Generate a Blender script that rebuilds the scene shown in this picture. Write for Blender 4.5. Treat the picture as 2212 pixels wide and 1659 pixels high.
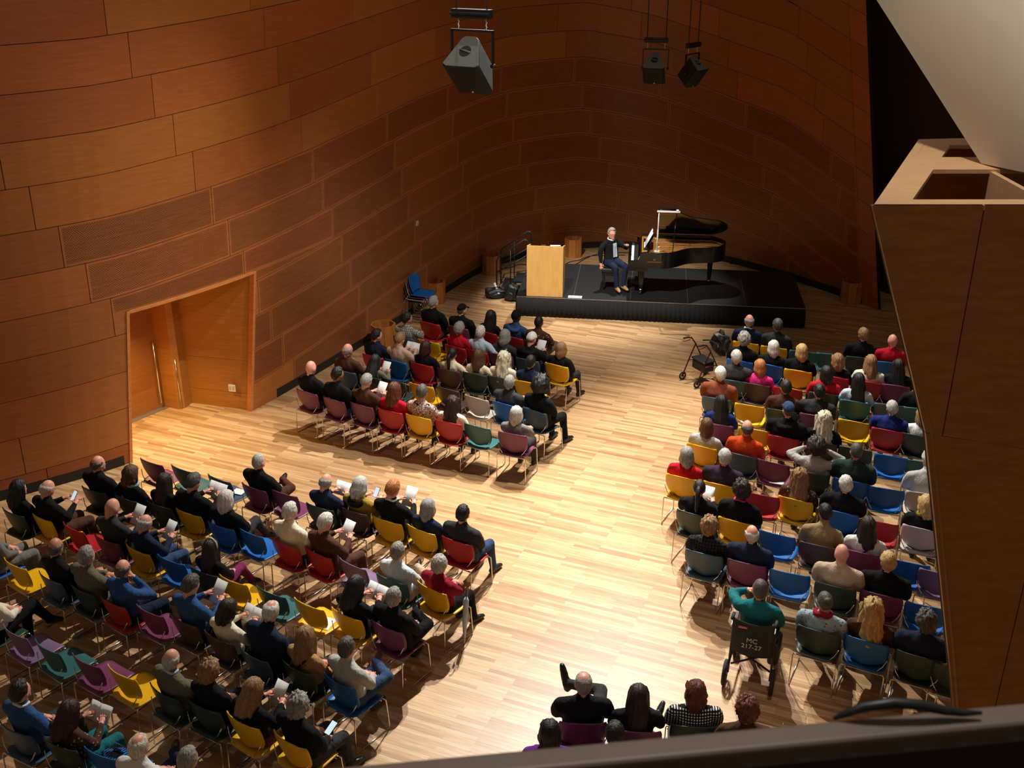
import bpy, bmesh, math, random
import numpy as np
from mathutils import Vector, Matrix, noise

random.seed(7)
scene = bpy.context.scene
COL = scene.collection
for o in list(bpy.data.objects):
    bpy.data.objects.remove(o)

# ------------------------------------------------------------------ camera
F_PX, PITCH, CAM_Z = 2300.0, math.radians(24.0), 8.1
cam_data = bpy.data.cameras.new('camera')
cam_data.sensor_width = 36.0
cam_data.lens = 36.0 * F_PX / 2212.0
cam_data.clip_start = 0.05
cam_data.dof.use_dof = True
cam_data.dof.focus_distance = 16.0
cam_data.dof.aperture_fstop = 10.0
cam = bpy.data.objects.new('camera', cam_data)
COL.objects.link(cam)
cam.location = (0, 0, CAM_Z)
cam.rotation_euler = (math.pi / 2 - PITCH, 0, 0)
scene.camera = cam

def ray(x, y):
    a, b = (x - 1106) / F_PX, (y - 829.5) / F_PX
    return Vector((a, math.cos(PITCH) - b * math.sin(PITCH), -math.sin(PITCH) - b * math.cos(PITCH)))

def at(x, y, z=0.0):
    """point at height z seen at a pixel of the photograph"""
    d = ray(x, y)
    return Vector((0, 0, CAM_Z)) + d * ((z - CAM_Z) / d.z)

def at_y(x, y, Y):
    d = ray(x, y)
    return Vector((0, 0, CAM_Z)) + d * (Y / d.y)

# ------------------------------------------------------------------ light and exposure
scene.view_settings.view_transform = 'Standard'
scene.view_settings.look = 'None'
scene.view_settings.gamma = 1.0
scene.view_settings.use_curve_mapping = False
scene.view_settings.exposure = 0.14

world = bpy.data.worlds.new('hall_air')
scene.world = world
world.use_nodes = True
world.node_tree.nodes['Background'].inputs[0].default_value = (1.0, 0.78, 0.58, 1)
world.node_tree.nodes['Background'].inputs[1].default_value = 0.105

def spot(name, loc, target, watts, angle, blend=0.5, radius=0.08, color=(1.0, 0.945, 0.86)):
    d = bpy.data.lights.new(name, 'SPOT')
    d.energy = watts; d.spot_size = math.radians(angle); d.spot_blend = blend
    d.shadow_soft_size = radius; d.color = color
    o = bpy.data.objects.new(name, d); COL.objects.link(o)
    o.location = loc
    o.rotation_euler = (Vector(target) - Vector(loc)).to_track_quat('-Z', 'Y').to_euler()
    return o

spot('house_light', (1.6, 18.6, 11.5), (-3.8, 9.8, 0), 6800, 62, 0.6, 0.05)
spot('house_light', (0.8, 17.4, 11.5), (3.6, 11.6, 0), 4700, 66, 0.6, 0.05)
spot('house_light', (2.4, 14.4, 11.5), (-0.8, 16.3, 0), 2600, 60, 0.7, 0.05)
spot('house_light', (-0.6, 13.0, 11.5), (1.8, 9.0, 0), 250, 66, 0.7, 0.05)
spot('house_light', (2.6, 20.6, 11.5), (4.9, 14.2, 0), 5200, 52, 0.7, 0.05)
spot('stage_light', (-1.2, 15.0, 11.0), (1.9, 22.4, 0.9), 8200, 26, 0.8, 0.05)
spot('stage_back_light', (2.9, 25.3, 9.6), (2.2, 22.6, 0.4), 2600, 36, 0.5, 0.05)
spot('wall_wash', (2.5, 7.0, 10.5), (-4.8, 18.0, 5.0), 900, 58, 1.0, 0.3, (1.0, 0.84, 0.64))
spot('ceiling_wash', (2.3, 6.6, 11.4), (3.2, 7.7, 6.4), 560, 50, 0.9, 0.3, (1.0, 0.92, 0.8))
spot('rail_fill_spot', (0.4, 1.5, 9.8), (0.3, 0.9, 7.3), 150, 60, 0.9, 0.2, (1.0, 0.92, 0.84))  # added spot, only brightens the rail cap; no fixture modelled on it

# ------------------------------------------------------------------ helpers
class MB:
    def __init__(self):
        self.v, self.f, self.m, self.uv = [], [], [], None
    def add(self, verts, faces, mat=0):
        n = len(self.v)
        self.v += [tuple(p) for p in verts]
        self.f += [tuple(i + n for i in f) for f in faces]
        self.m += [mat] * len(faces)
        return self
    def box(self, lo, hi, mat=0, M=None):
        x0, y0, z0 = lo; x1, y1, z1 = hi
        vs = [Vector(p) for p in ((x0, y0, z0), (x1, y0, z0), (x1, y1, z0), (x0, y1, z0), (x0, y0, z1), (x1, y0, z1), (x1, y1, z1), (x0, y1, z1))]
        if M: vs = [M @ p for p in vs]
        return self.add(vs, [(0, 3, 2, 1), (4, 5, 6, 7), (0, 1, 5, 4), (1, 2, 6, 5), (2, 3, 7, 6), (3, 0, 4, 7)], mat)
    def tube(self, pts, r, n=8, mat=0, closed=False, caps=True):
        pts = [Vector(p) for p in pts]
        k = len(pts)
        rs = r if isinstance(r, (list, tuple)) else [r] * k
        rings, up = [], None
        for i, p in enumerate(pts):
            if closed:
                t = pts[(i + 1) % k] - pts[i - 1]
            else:
                t = pts[min(i + 1, k - 1)] - pts[max(i - 1, 0)]
            if t.length < 1e-9: t = Vector((0, 0, 1))
            t.normalize()
            if up is None:
                up = Vector((0, 0, 1)) if abs(t.z) < 0.9 else Vector((1, 0, 0))
            a = (up - t * up.dot(t))
            if a.length < 1e-5:
                a = t.orthogonal()
            a.normalize(); up = a
            b = t.cross(a)
            rings.append([p + (a * math.cos(2 * math.pi * j / n) + b * math.sin(2 * math.pi * j / n)) * rs[i] for j in range(n)])
        vs = [q for ring in rings for q in ring]
        fs = []
        for i in range(k if closed else k - 1):
            i2 = (i + 1) % k
            for j in range(n):
                j2 = (j + 1) % n
                fs.append((i * n + j, i * n + j2, i2 * n + j2, i2 * n + j))
        if caps and not closed:
            fs.append(tuple(range(n))[::-1]); fs.append(tuple((k - 1) * n + j for j in range(n)))
        return self.add(vs, fs, mat)
    def ell(self, c, r, nu=14, nv=9, mat=0, M=None, fn=None):
        vs, fs = [], []
        for i in range(nv + 1):
            th = math.pi * i / nv
            for j in range(nu):
                ph = 2 * math.pi * j / nu
                p = Vector((math.sin(th) * math.cos(ph) * r[0], math.sin(th) * math.sin(ph) * r[1], math.cos(th) * r[2]))
                if fn: p = fn(p)
                if M: p = M @ p
                vs.append(p + Vector(c))
        for i in range(nv):
            for j in range(nu):
                j2 = (j + 1) % nu
                fs.append((i * nu + j, (i + 1) * nu + j, (i + 1) * nu + j2, i * nu + j2))
        return self.add(vs, fs, mat)
    def rings(self, rings, mat=0, cap=True):
        n = len(rings[0]); k = len(rings)
        vs = [p for r in rings for p in r]; fs = []
        for i in range(k - 1):
            for j in range(n):
                j2 = (j + 1) % n
                fs.append((i * n + j, i * n + j2, (i + 1) * n + j2, (i + 1) * n + j))
        if cap:
            fs.append(tuple(range(n))[::-1]); fs.append(tuple((k - 1) * n + j for j in range(n)))
        return self.add(vs, fs, mat)
    def prism(self, poly, z0, z1, mat=0):
        """poly: xy list counter-clockwise"""
        return self.rings([[(x, y, z0) for x, y in poly], [(x, y, z1) for x, y in poly]], mat)
    def grid_slab(self, P, thick, mat=0):
        """P[i][j] points of a surface; a solid slab with thickness along the normals"""
        a, b = len(P), len(P[0])
        Nn = [[None] * b for _ in range(a)]
        for i in range(a):
            for j in range(b):
                du = P[min(i + 1, a - 1)][j] - P[max(i - 1, 0)][j]
                dv = P[i][min(j + 1, b - 1)] - P[i][max(j - 1, 0)]
                nn = du.cross(dv)
                Nn[i][j] = nn.normalized() if nn.length > 1e-12 else Vector((0, 0, 1))
        top = [P[i][j] for i in range(a) for j in range(b)]
        bot = [P[i][j] - Nn[i][j] * thick for i in range(a) for j in range(b)]
        fs = []; n = a * b
        for i in range(a - 1):
            for j in range(b - 1):
                q = (i * b + j, (i + 1) * b + j, (i + 1) * b + j + 1, i * b + j + 1)
                fs.append(q); fs.append(tuple(x + n for x in q[::-1]))
        edge = [(i, 0) for i in range(a)] + [(a - 1, j) for j in range(1, b)] + [(i, b - 1) for i in range(a - 2, -1, -1)] + [(0, j) for j in range(b - 2, 0, -1)]
        ids = [i * b + j for i, j in edge]
        for k in range(len(ids)):
            p, q = ids[k], ids[(k + 1) % len(ids)]
            fs.append((q, p, p + n, q + n))
        return self.add(top + bot, fs, mat)
    def mesh(self, name, smooth=False, fix=True):
        me = bpy.data.meshes.new(name)
        me.from_pydata([tuple(p) for p in self.v], [], self.f)
        me.polygons.foreach_set('material_index', self.m)
        if fix:
            bm = bmesh.new(); bm.from_mesh(me)
            bmesh.ops.recalc_face_normals(bm, faces=bm.faces)
            bm.to_mesh(me); bm.free()
        if smooth:
            me.polygons.foreach_set('use_smooth', [True] * len(me.polygons))
        me.update()
        return me
    def build(self, name, mats, parent=None, smooth=False, fix=True):
        me = self.mesh(name, smooth, fix)
        for m in (mats if isinstance(mats, (list, tuple)) else [mats]):
            me.materials.append(m)
        return link(name, me, parent)

def link(name, data, parent=None, M=None):
    o = bpy.data.objects.new(name, data)
    COL.objects.link(o)
    if M is not None: o.matrix_local = M
    if parent: o.parent = parent
    return o

def smooth_edges(o, deg=40):
    me = o.data
    me.polygons.foreach_set('use_smooth', [True] * len(me.polygons))
    me.set_sharp_from_angle(angle=math.radians(deg))
    return o

def empty(name, loc=(0, 0, 0), rz=0.0):
    o = bpy.data.objects.new(name, None); COL.objects.link(o)
    o.empty_display_size = 0.2
    o.location = loc; o.rotation_euler = (0, 0, rz)
    return o

def tag(o, label=None, cat=None, group=None, kind=None):
    if label: o['label'] = label
    if cat: o['category'] = cat
    if group: o['group'] = group
    if kind: o['kind'] = kind
    return o

def copy_tree(o, parent=None):
    c = o.copy(); COL.objects.link(c); c.parent = parent
    for ch in o.children:
        copy_tree(ch, c)
    return c

def bevel(o, w=0.01, seg=2):
    m = o.modifiers.new('bevel', 'BEVEL'); m.width = w; m.segments = seg; m.limit_method = 'ANGLE'
    return o

# ------------------------------------------------------------------ materials
def srgb(r, g, b):
    f = lambda c: (c / 12.92 if c <= 0.04045 else ((c + 0.055) / 1.055) ** 2.4)
    return (f(r / 255), f(g / 255), f(b / 255))

_mats = {}
def new_mat(name):
    m = bpy.data.materials.new(name); m.use_nodes = True
    nt = m.node_tree
    return m, nt, nt.nodes, nt.links, nt.nodes['Principled BSDF']

def mat_plain(name, col, rough=0.5, metal=0.0, bump=0.0, scale=40.0, var=0.12):
    if name in _mats: return _mats[name]
    m, nt, N, L, b = new_mat(name)
    b.inputs['Roughness'].default_value = rough
    b.inputs['Metallic'].default_value = metal
    tc = N.new('ShaderNodeTexCoord'); nz = N.new('ShaderNodeTexNoise')
    nz.inputs['Scale'].default_value = scale; nz.inputs['Detail'].default_value = 3
    L.new(tc.outputs['Object'], nz.inputs['Vector'])
    mx = N.new('ShaderNodeMix'); mx.data_type = 'RGBA'
    mx.inputs['A'].default_value = (*[c * (1 - var) for c in col], 1)
    mx.inputs['B'].default_value = (*[min(1, c * (1 + var)) for c in col], 1)
    L.new(nz.outputs['Fac'], mx.inputs['Factor']); L.new(mx.outputs['Result'], b.inputs['Base Color'])
    if bump:
        bp = N.new('ShaderNodeBump'); bp.inputs['Strength'].default_value = bump; bp.inputs['Distance'].default_value = 0.01
        L.new(nz.outputs['Fac'], bp.inputs['Height']); L.new(bp.outputs['Normal'], b.inputs['Normal'])
    _mats[name] = m
    return m

def mat_fabric(name, col, pattern=None, col2=(0.02, 0.02, 0.02)):
    key = 'fabric_' + name
    if key in _mats: return _mats[key]
    m, nt, N, L, b = new_mat(key)
    b.inputs['Roughness'].default_value = 0.92
    b.inputs['Specular IOR Level'].default_value = 0.2
    tc = N.new('ShaderNodeTexCoord')
    nz = N.new('ShaderNodeTexNoise'); nz.inputs['Scale'].default_value = 7.0; nz.inputs['Detail'].default_value = 4
    mp = N.new('ShaderNodeMapping'); mp.inputs['Scale'].default_value = (1.6, 1.6, 0.9)
    L.new(tc.outputs['Object'], mp.inputs['Vector']); L.new(mp.outputs['Vector'], nz.inputs['Vector'])
    mx = N.new('ShaderNodeMix'); mx.data_type = 'RGBA'
    mx.inputs['A'].default_value = (*[c * 0.8 for c in col], 1); mx.inputs['B'].default_value = (*[min(1, c * 1.2) for c in col], 1)
    L.new(nz.outputs['Fac'], mx.inputs['Factor'])
    out = mx.outputs['Result']
    if pattern:
        fac = None
        if pattern in ('plaid', 'stripe', 'check'):
            def wave(axis, sc):
                w = N.new('ShaderNodeTexWave'); w.wave_type = 'BANDS'; w.bands_direction = axis
                w.inputs['Scale'].default_value = sc
                L.new(tc.outputs['Object'], w.inputs['Vector']); return w.outputs['Fac']
            if pattern == 'stripe':
                fac = wave('X', 16)
            else:
                sc = 8 if pattern == 'plaid' else 11
                mm = N.new('ShaderNodeMath'); mm.operation = 'MAXIMUM' if pattern == 'plaid' else 'MULTIPLY'
                L.new(wave('X', sc), mm.inputs[0]); L.new(wave('Z', sc), mm.inputs[1]); fac = mm.outputs[0]
        else:
            vo = N.new('ShaderNodeTexVoronoi'); vo.inputs['Scale'].default_value = 26 if pattern == 'floral' else 22
            vo.feature = 'DISTANCE_TO_EDGE' if pattern == 'floral' else 'F1'
            L.new(tc.outputs['Object'], vo.inputs['Vector'])
            mm = N.new('ShaderNodeMath'); mm.operation = 'MULTIPLY'; mm.inputs[1].default_value = 6.0 if pattern == 'floral' else 1.6
            L.new(vo.outputs['Distance'], mm.inputs[0]); fac = mm.outputs[0]
        rp = N.new('ShaderNodeValToRGB'); rp.color_ramp.elements[0].position = 0.3; rp.color_ramp.elements[1].position = 0.45
        if pattern == 'plaid': rp.color_ramp.elements[0].position = 0.8; rp.color_ramp.elements[1].position = 0.98
        L.new(fac, rp.inputs['Fac'])
        m2 = N.new('ShaderNodeMix'); m2.data_type = 'RGBA'
        m2.inputs['A'].default_value = (*col2, 1)
        L.new(rp.outputs['Color'], m2.inputs['Factor']); L.new(out, m2.inputs['B']); out = m2.outputs['Result']
    L.new(out, b.inputs['Base Color'])
    bp = N.new('ShaderNodeBump'); bp.inputs['Strength'].default_value = 0.9; bp.inputs['Distance'].default_value = 0.035
    L.new(nz.outputs['Fac'], bp.inputs['Height']); L.new(bp.outputs['Normal'], b.inputs['Normal'])
    _mats[key] = m
    return m

def mat_hair(name, col):
    key = 'hair_' + name
    if key in _mats: return _mats[key]
    m, nt, N, L, b = new_mat(key)
    b.inputs['Roughness'].default_value = 0.48
    tc = N.new('ShaderNodeTexCoord'); mp = N.new('ShaderNodeMapping'); mp.inputs['Scale'].default_value = (60, 60, 9)
    nz = N.new('ShaderNodeTexNoise'); nz.inputs['Scale'].default_value = 1.6; nz.inputs['Detail'].default_value = 4
    L.new(tc.outputs['Object'], mp.inputs['Vector']); L.new(mp.outputs['Vector'], nz.inputs['Vector'])
    rp = N.new('ShaderNodeValToRGB')
    rp.color_ramp.elements[0].position = 0.3; rp.color_ramp.elements[1].position = 0.72
    rp.color_ramp.elements[0].color = (*[c * 0.55 for c in col], 1)
    rp.color_ramp.elements[1].color = (*[min(1, c * 1.35) for c in col], 1)
    L.new(nz.outputs['Fac'], rp.inputs['Fac']); L.new(rp.outputs['Color'], b.inputs['Base Color'])
    bp = N.new('ShaderNodeBump'); bp.inputs['Strength'].default_value = 0.7; bp.inputs['Distance'].default_value = 0.012
    L.new(nz.outputs['Fac'], bp.inputs['Height']); L.new(bp.outputs['Normal'], b.inputs['Normal'])
    _mats[key] = m
    return m

def mat_wood(name, c1, c2, rough=0.42, grain=(1.2, 14, 14), vary=0.0, coord='UV', bump=0.05, huevar=0.0):
    """wood with stretched grain; vary lets each object have its own tint"""
    m, nt, N, L, b = new_mat(name)
    b.inputs['Roughness'].default_value = rough
    tc = N.new('ShaderNodeTexCoord'); mp = N.new('ShaderNodeMapping'); mp.inputs['Scale'].default_value = grain
    L.new(tc.outputs[coord], mp.inputs['Vector'])
    nz = N.new('ShaderNodeTexNoise'); nz.inputs['Scale'].default_value = 2.0; nz.inputs['Detail'].default_value = 6; nz.inputs['Roughness'].default_value = 0.65
    L.new(mp.outputs['Vector'], nz.inputs['Vector'])
    rp = N.new('ShaderNodeValToRGB')
    rp.color_ramp.elements[0].position = 0.32; rp.color_ramp.elements[1].position = 0.72
    rp.color_ramp.elements[0].color = (*c1, 1); rp.color_ramp.elements[1].color = (*c2, 1)
    L.new(nz.outputs['Fac'], rp.inputs['Fac'])
    out = rp.outputs['Color']
    if vary:
        oi = N.new('ShaderNodeObjectInfo')
        hs = N.new('ShaderNodeHueSaturation')
        mr = N.new('ShaderNodeMapRange'); mr.inputs['To Min'].default_value = 1 - vary; mr.inputs['To Max'].default_value = 1 + vary
        L.new(oi.outputs['Random'], mr.inputs['Value']); L.new(mr.outputs['Result'], hs.inputs['Value'])
        mul = N.new('ShaderNodeMath'); mul.operation = 'MULTIPLY'; mul.inputs[1].default_value = 7.13
        fr = N.new('ShaderNodeMath'); fr.operation = 'FRACT'
        L.new(oi.outputs['Random'], mul.inputs[0]); L.new(mul.outputs[0], fr.inputs[0])
        mh = N.new('ShaderNodeMapRange'); mh.inputs['To Min'].default_value = 0.5 - huevar; mh.inputs['To Max'].default_value = 0.5 + huevar
        L.new(fr.outputs[0], mh.inputs['Value']); L.new(mh.outputs['Result'], hs.inputs['Hue'])
        L.new(out, hs.inputs['Color']); out = hs.outputs['Color']
    if bump:
        bp = N.new('ShaderNodeBump'); bp.inputs['Strength'].default_value = bump; bp.inputs['Distance'].default_value = 0.01
        L.new(nz.outputs['Fac'], bp.inputs['Height']); L.new(bp.outputs['Normal'], b.inputs['Normal'])
    L.new(out, b.inputs['Base Color'])
    return m, nt, out

def mat_perforated(name, c1, c2, pitch=0.036, rad=0.215, vary=0.12):
    m, nt, out = mat_wood(name, c1, c2, vary=vary, huevar=0.006)
    N, L, b = nt.nodes, nt.links, nt.nodes['Principled BSDF']
    tc = N.new('ShaderNodeTexCoord')
    sp = N.new('ShaderNodeSeparateXYZ'); L.new(tc.outputs['UV'], sp.inputs[0])
    def M(op, a, bb=None):
        n = N.new('ShaderNodeMath'); n.operation = op
        for i, x in enumerate((a, bb)):
            if x is None: continue
            if isinstance(x, (int, float)): n.inputs[i].default_value = x
            else: L.new(x, n.inputs[i])
        return n.outputs[0]
    def dots(off):
        u = M('SUBTRACT', M('FRACT', M('ADD', M('DIVIDE', sp.outputs[0], pitch), off)), 0.5)
        v = M('SUBTRACT', M('FRACT', M('ADD', M('DIVIDE', sp.outputs[1], pitch), off)), 0.5)
        return M('SQRT', M('ADD', M('MULTIPLY', u, u), M('MULTIPLY', v, v)))
    d = M('MINIMUM', dots(0.0), dots(0.5))
    hole = M('LESS_THAN', d, rad)
    mx = N.new('ShaderNodeMix'); mx.data_type = 'RGBA'
    L.new(hole, mx.inputs['Factor']); L.new(out, mx.inputs['A']); mx.inputs['B'].default_value = (0.012, 0.006, 0.003, 1)
    L.new(mx.outputs['Result'], b.inputs['Base Color'])
    return m

def mat_floor():
    m, nt, N, L, b = new_mat('oak_strip_floor')
    tc = N.new('ShaderNodeTexCoord'); mp = N.new('ShaderNodeMapping'); mp.inputs['Rotation'].default_value = (0, 0, math.radians(23))
    L.new(tc.outputs['Object'], mp.inputs['Vector'])
    br = N.new('ShaderNodeTexBrick'); br.offset = 0.37; br.offset_frequency = 3; br.squash = 1.0
    br.inputs['Scale'].default_value = 1.0; br.inputs['Brick Width'].default_value = 0.95; br.inputs['Row Height'].default_value = 0.057
    br.inputs['Mortar Size'].default_value = 0.0011; br.inputs['Mortar Smooth'].default_value = 0.2; br.inputs['Bias'].default_value = 0.0
    br.inputs['Color1'].default_value = (0, 0, 0, 1); br.inputs['Color2'].default_value = (1, 1, 1, 1); br.inputs['Mortar'].default_value = (0.5, 0.5, 0.5, 1)
    L.new(mp.outputs['Vector'], br.inputs['Vector'])
    rp = N.new('ShaderNodeValToRGB'); cr = rp.color_ramp
    cr.elements[0].position = 0.0; cr.elements[0].color = (*srgb(164, 124, 86), 1)
    cr.elements[1].position = 1.0; cr.elements[1].color = (*srgb(212, 178, 138), 1)
    e = cr.elements.new(0.35); e.color = (*srgb(188, 151, 110), 1)
    e = cr.elements.new(0.7); e.color = (*srgb(200, 164, 122), 1)
    L.new(br.outputs['Color'], rp.inputs['Fac'])
    m2 = N.new('ShaderNodeMapping'); m2.inputs['Scale'].default_value = (2.2, 40, 1)
    L.new(mp.outputs['Vector'], m2.inputs['Vector'])
    nz = N.new('ShaderNodeTexNoise'); nz.inputs['Scale'].default_value = 1.5; nz.inputs['Detail'].default_value = 6
    L.new(m2.outputs['Vector'], nz.inputs['Vector'])
    r2 = N.new('ShaderNodeValToRGB'); r2.color_ramp.elements[0].position = 0.3; r2.color_ramp.elements[0].color = (0.74, 0.68, 0.6, 1); r2.color_ramp.elements[1].position = 0.65; r2.color_ramp.elements[1].color = (1.06, 1.05, 1.02, 1)
    L.new(nz.outputs['Fac'], r2.inputs['Fac'])
    mu = N.new('ShaderNodeMix'); mu.data_type = 'RGBA'; mu.blend_type = 'MULTIPLY'; mu.inputs['Factor'].default_value = 1.0
    L.new(rp.outputs['Color'], mu.inputs['A']); L.new(r2.outputs['Color'], mu.inputs['B'])
    m3 = N.new('ShaderNodeMix'); m3.data_type = 'RGBA'; m3.inputs['B'].default_value = (*srgb(120, 80, 42), 1)
    L.new(br.outputs['Fac'], m3.inputs['Factor']); L.new(mu.outputs['Result'], m3.inputs['A'])
    L.new(m3.outputs['Result'], b.inputs['Base Color'])
    b.inputs['Roughness'].default_value = 0.38
    bp = N.new('ShaderNodeBump'); bp.inputs['Strength'].default_value = 0.15; bp.inputs['Distance'].default_value = 0.003; bp.invert = True
    L.new(br.outputs['Fac'], bp.inputs['Height']); L.new(bp.outputs['Normal'], b.inputs['Normal'])
    return m

BLACK = mat_plain('black_satin', (0.012, 0.012, 0.013), 0.45)
LACQUER = mat_plain('black_lacquer', (0.006, 0.006, 0.007), 0.09)
RUBBER = mat_plain('black_rubber', (0.015, 0.015, 0.016), 0.8)
CHROME = mat_plain('chrome', (0.75, 0.73, 0.7), 0.18, 1.0, var=0.03)
SILVER = mat_plain('silver_paint', (0.8, 0.8, 0.82), 0.3, 0.3)
WHITE = mat_plain('white_paint', (0.8, 0.79, 0.76), 0.6)
PAPER = mat_plain('paper', (0.78, 0.79, 0.78), 0.85, var=0.05)

# ------------------------------------------------------------------ floor
FLOOR = mat_floor()
fb = MB(); fb.add([(-16, -1, 0), (16, -1, 0), (16, 31, 0), (-16, 31, 0)], [(0, 1, 2, 3)])
tag(fb.build('floor', FLOOR), kind='structure')

# ------------------------------------------------------------------ curved panelled wall
_fl = np.array([at(x, y)[:2] for x, y in [(-420, 1190), (-300, 1160), (-150, 1122), (0, 1080), (165, 1040), (281, 1003), (547, 890), (600, 857), (700, 797), (780, 748), (960, 635), (1050, 578), (1130, 555), (1240, 535), (1300, 531), (1450, 540), (1640, 583), (1820, 640), (1905, 672)]])
def _dense(P, n=40):
    out = []; Q = np.vstack([2 * P[0] - P[1], P, 2 * P[-1] - P[-2]])
    for i in range(1, len(Q) - 2):
        p0, p1, p2, p3 = Q[i - 1:i + 3]
        for k in range(n):
            t = k / n
            out.append(.5 * ((2 * p1) + (-p0 + p2) * t + (2 * p0 - 5 * p1 + 4 * p2 - p3) * t * t + (-p0 + 3 * p1 - 3 * p2 + p3) * t ** 3))
    out.append(P[-1]); return np.array(out)
_D = _dense(_fl)
_s = np.concatenate([[0], np.cumsum(np.linalg.norm(np.diff(_D, axis=0), axis=1))])
_i0 = int(np.argmin(np.linalg.norm(_D - _fl[1], axis=1)))
WS = np.arange(0, _s[-1], .1)
WC = np.stack([np.interp(WS, _s, _D[:, i]) for i in (0, 1)], 1)
for _ in range(150): WC[1:-1] = (WC[:-2] + 2 * WC[1:-1] + WC[2:]) / 4
WT = np.gradient(WC, axis=0); WT /= np.linalg.norm(WT, axis=1)[:, None]
WN = np.stack([WT[:, 1], -WT[:, 0]], 1)
WS = WS - _s[_i0]                      # same length coordinate as measured (0 at the -300 px point)
LEAN = 0.065
def W(u, z, d=0.0):
    c = [np.interp(u, WS, WC[:, i]) for i in (0, 1)]; n = [np.interp(u, WS, WN[:, i]) for i in (0, 1)]
    return Vector((c[0] + (LEAN * z + d) * n[0], c[1] + (LEAN * z + d) * n[1], z))
def Wdir(u):
    return Vector((np.interp(u, WS, WT[:, 0]), np.interp(u, WS, WT[:, 1]), 0)), Vector((np.interp(u, WS, WN[:, 0]), np.interp(u, WS, WN[:, 1]), 0))
U0, U1 = float(WS[0]), float(WS[-1])
_off = [(-2, -.05), (4, 0), (8.1, .25), (12, .62), (15.8, .8), (18.3, .82), (20.1, .56), (22.6, .0), (24, -.25), (25.4, -.8), (26.4, -1.15), (27.4, -1.5)]
def off(u): return float(np.interp(u, [a for a, _ in _off], [b for _, b in _off]))
def uend(z): return 27.05 - 0.17 * z

WOOD_A, _, _ = mat_wood('douglas_fir_panel', srgb(156, 90, 42), srgb(176, 104, 52), vary=0.13, huevar=0.008)
PERF = mat_perforated('perforated_fir_panel', srgb(146, 82, 42), srgb(176, 106, 58))
RIM, _, _ = mat_wood('panel_border_fir', srgb(158, 92, 50), srgb(182, 112, 64), vary=0.08)
GAP = mat_plain('dark_panel_backing', srgb(40, 18, 8), 0.9)
BASE = mat_plain('black_base_reveal', (0.012, 0.011, 0.01), 0.6)

def backing(name, ua, ub):
    b = MB(); n = max(2, int((ub - ua) / 0.35)); P = []
    for i in range(n + 1):
        row = []
        for z in (0.0, 2.62, 9.6):
            u = min(ua + (ub - ua) * i / n, uend(z)) if ub > 26 else ua + (ub - ua) * i / n
            row.append(W(u, z, -0.03))
        P.append(row)
    b.grid_slab(P, 0.05)
    return b

DZ = 2.56
uL = lambda z: 3.8 + .10 * z
uR = lambda z: 6.3 + .10 * z
def back_obj(name, segs):
    b = MB()
    for ua, ub, za, zb, fl, fr in segs:
        n = max(2, int(abs(fr((za + zb) / 2) - fl((za + zb) / 2)) / 0.35)); P = []
        for i in range(n + 1):
            row = []
            for z in np.linspace(za, zb, 4):
                row.append(W(fl(z) + (fr(z) - fl(z)) * i / n, z, -0.03))
            P.append(row)
        b.grid_slab(P, 0.05)
    o = b.build(name, GAP)
    tag(o, kind='structure')
    return o
K = lambda c: (lambda z: c)
wall_left = back_obj('wall_left', [(0, 0, 0, DZ, K(U0), uL), (0, 0, 0, DZ, uR, K(15.0)), (0, 0, DZ, 9.6, K(U0), K(15.0))])
wall_back = back_obj('wall_back', [(0, 0, 0, 9.6, K(15.0), uend)])

def panel(parent, fl, fr, zl, zh, perf, seam=(1, 1, 1, 1)):
    """one wall panel between u = fl(z), fr(z) and z = zl(u), zh(u); seam: left, right, bottom, top get a joint"""
    zm = (zl(fl(2)) + zh(fl(2))) / 2
    for _ in range(6): zm = (zl((fl(zm) + fr(zm)) / 2) + zh((fl(zm) + fr(zm)) / 2)) / 2
    w = fr(zm) - fl(zm)
    if w < 0.05: return
    g, bd = 0.005, 0.032
    n = max(1, int(round((w - 2 * bd) / 0.3)))
    ts = [0.0] + ([bd / w] if w > 0.2 else []) + [bd / w + (1 - 2 * bd / w) * i / n for i in range(1, n)] + ([1 - bd / w] if w > 0.2 else []) + [1.0]
    P, UVs = [], []
    for t in ts:
        row, ruv = [], []
        u_m = fl(zm) + w * t
        a, b_ = zl(u_m), zh(u_m)
        for _ in range(8):
            a = zl(fl(a) + (fr(a) - fl(a)) * t); b_ = zh(fl(b_) + (fr(b_) - fl(b_)) * t)
        a, b_ = a + g * seam[2], b_ - g * seam[3]
        h = b_ - a
        if h < 0.1: fz = (0, 1)
        else: fz = (0, bd / h, 1 - bd / h, 1)
        for q in (fz if len(fz) == 4 else (0, .33, .66, 1)):
            z = a + h * q
            l, r = fl(z) + g * seam[0], fr(z) - g * seam[1]
            u = l + (r - l) * t
            row.append(W(u, z, 0.0)); ruv.append((u, z))
        P.append(row); UVs.append(ruv)
    b = MB(); b.grid_slab(P, -0.018)
    a_, b2 = len(P), 4
    me = b.mesh('panel')
    # the first a_*b2 vertices are the face; material by interior cell
    me.materials.append(RIM if perf else WOOD_A); me.materials.append(PERF if perf else WOOD_A)
    nf = a_ * b2
    uvl = me.uv_layers.new(name='UVMap')
    flat = [q for r in UVs for q in r]
    flat = flat + flat
    for p in me.polygons:
        vs = p.vertices
        for li, vi in zip(p.loop_indices, vs):
            uvl.data[li].uv = flat[vi]
        if perf and len(set(v // nf for v in vs)) == 1:
            ii = [(v % nf) // b2 for v in vs]; jj = [(v % nf) % b2 for v in vs]
            if min(ii) >= 1 and max(ii) <= a_ - 2 and min(jj) >= 1 and max(jj) <= b2 - 2:
                p.material_index = 1
    o = link('panel', me, parent)
    return o

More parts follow.
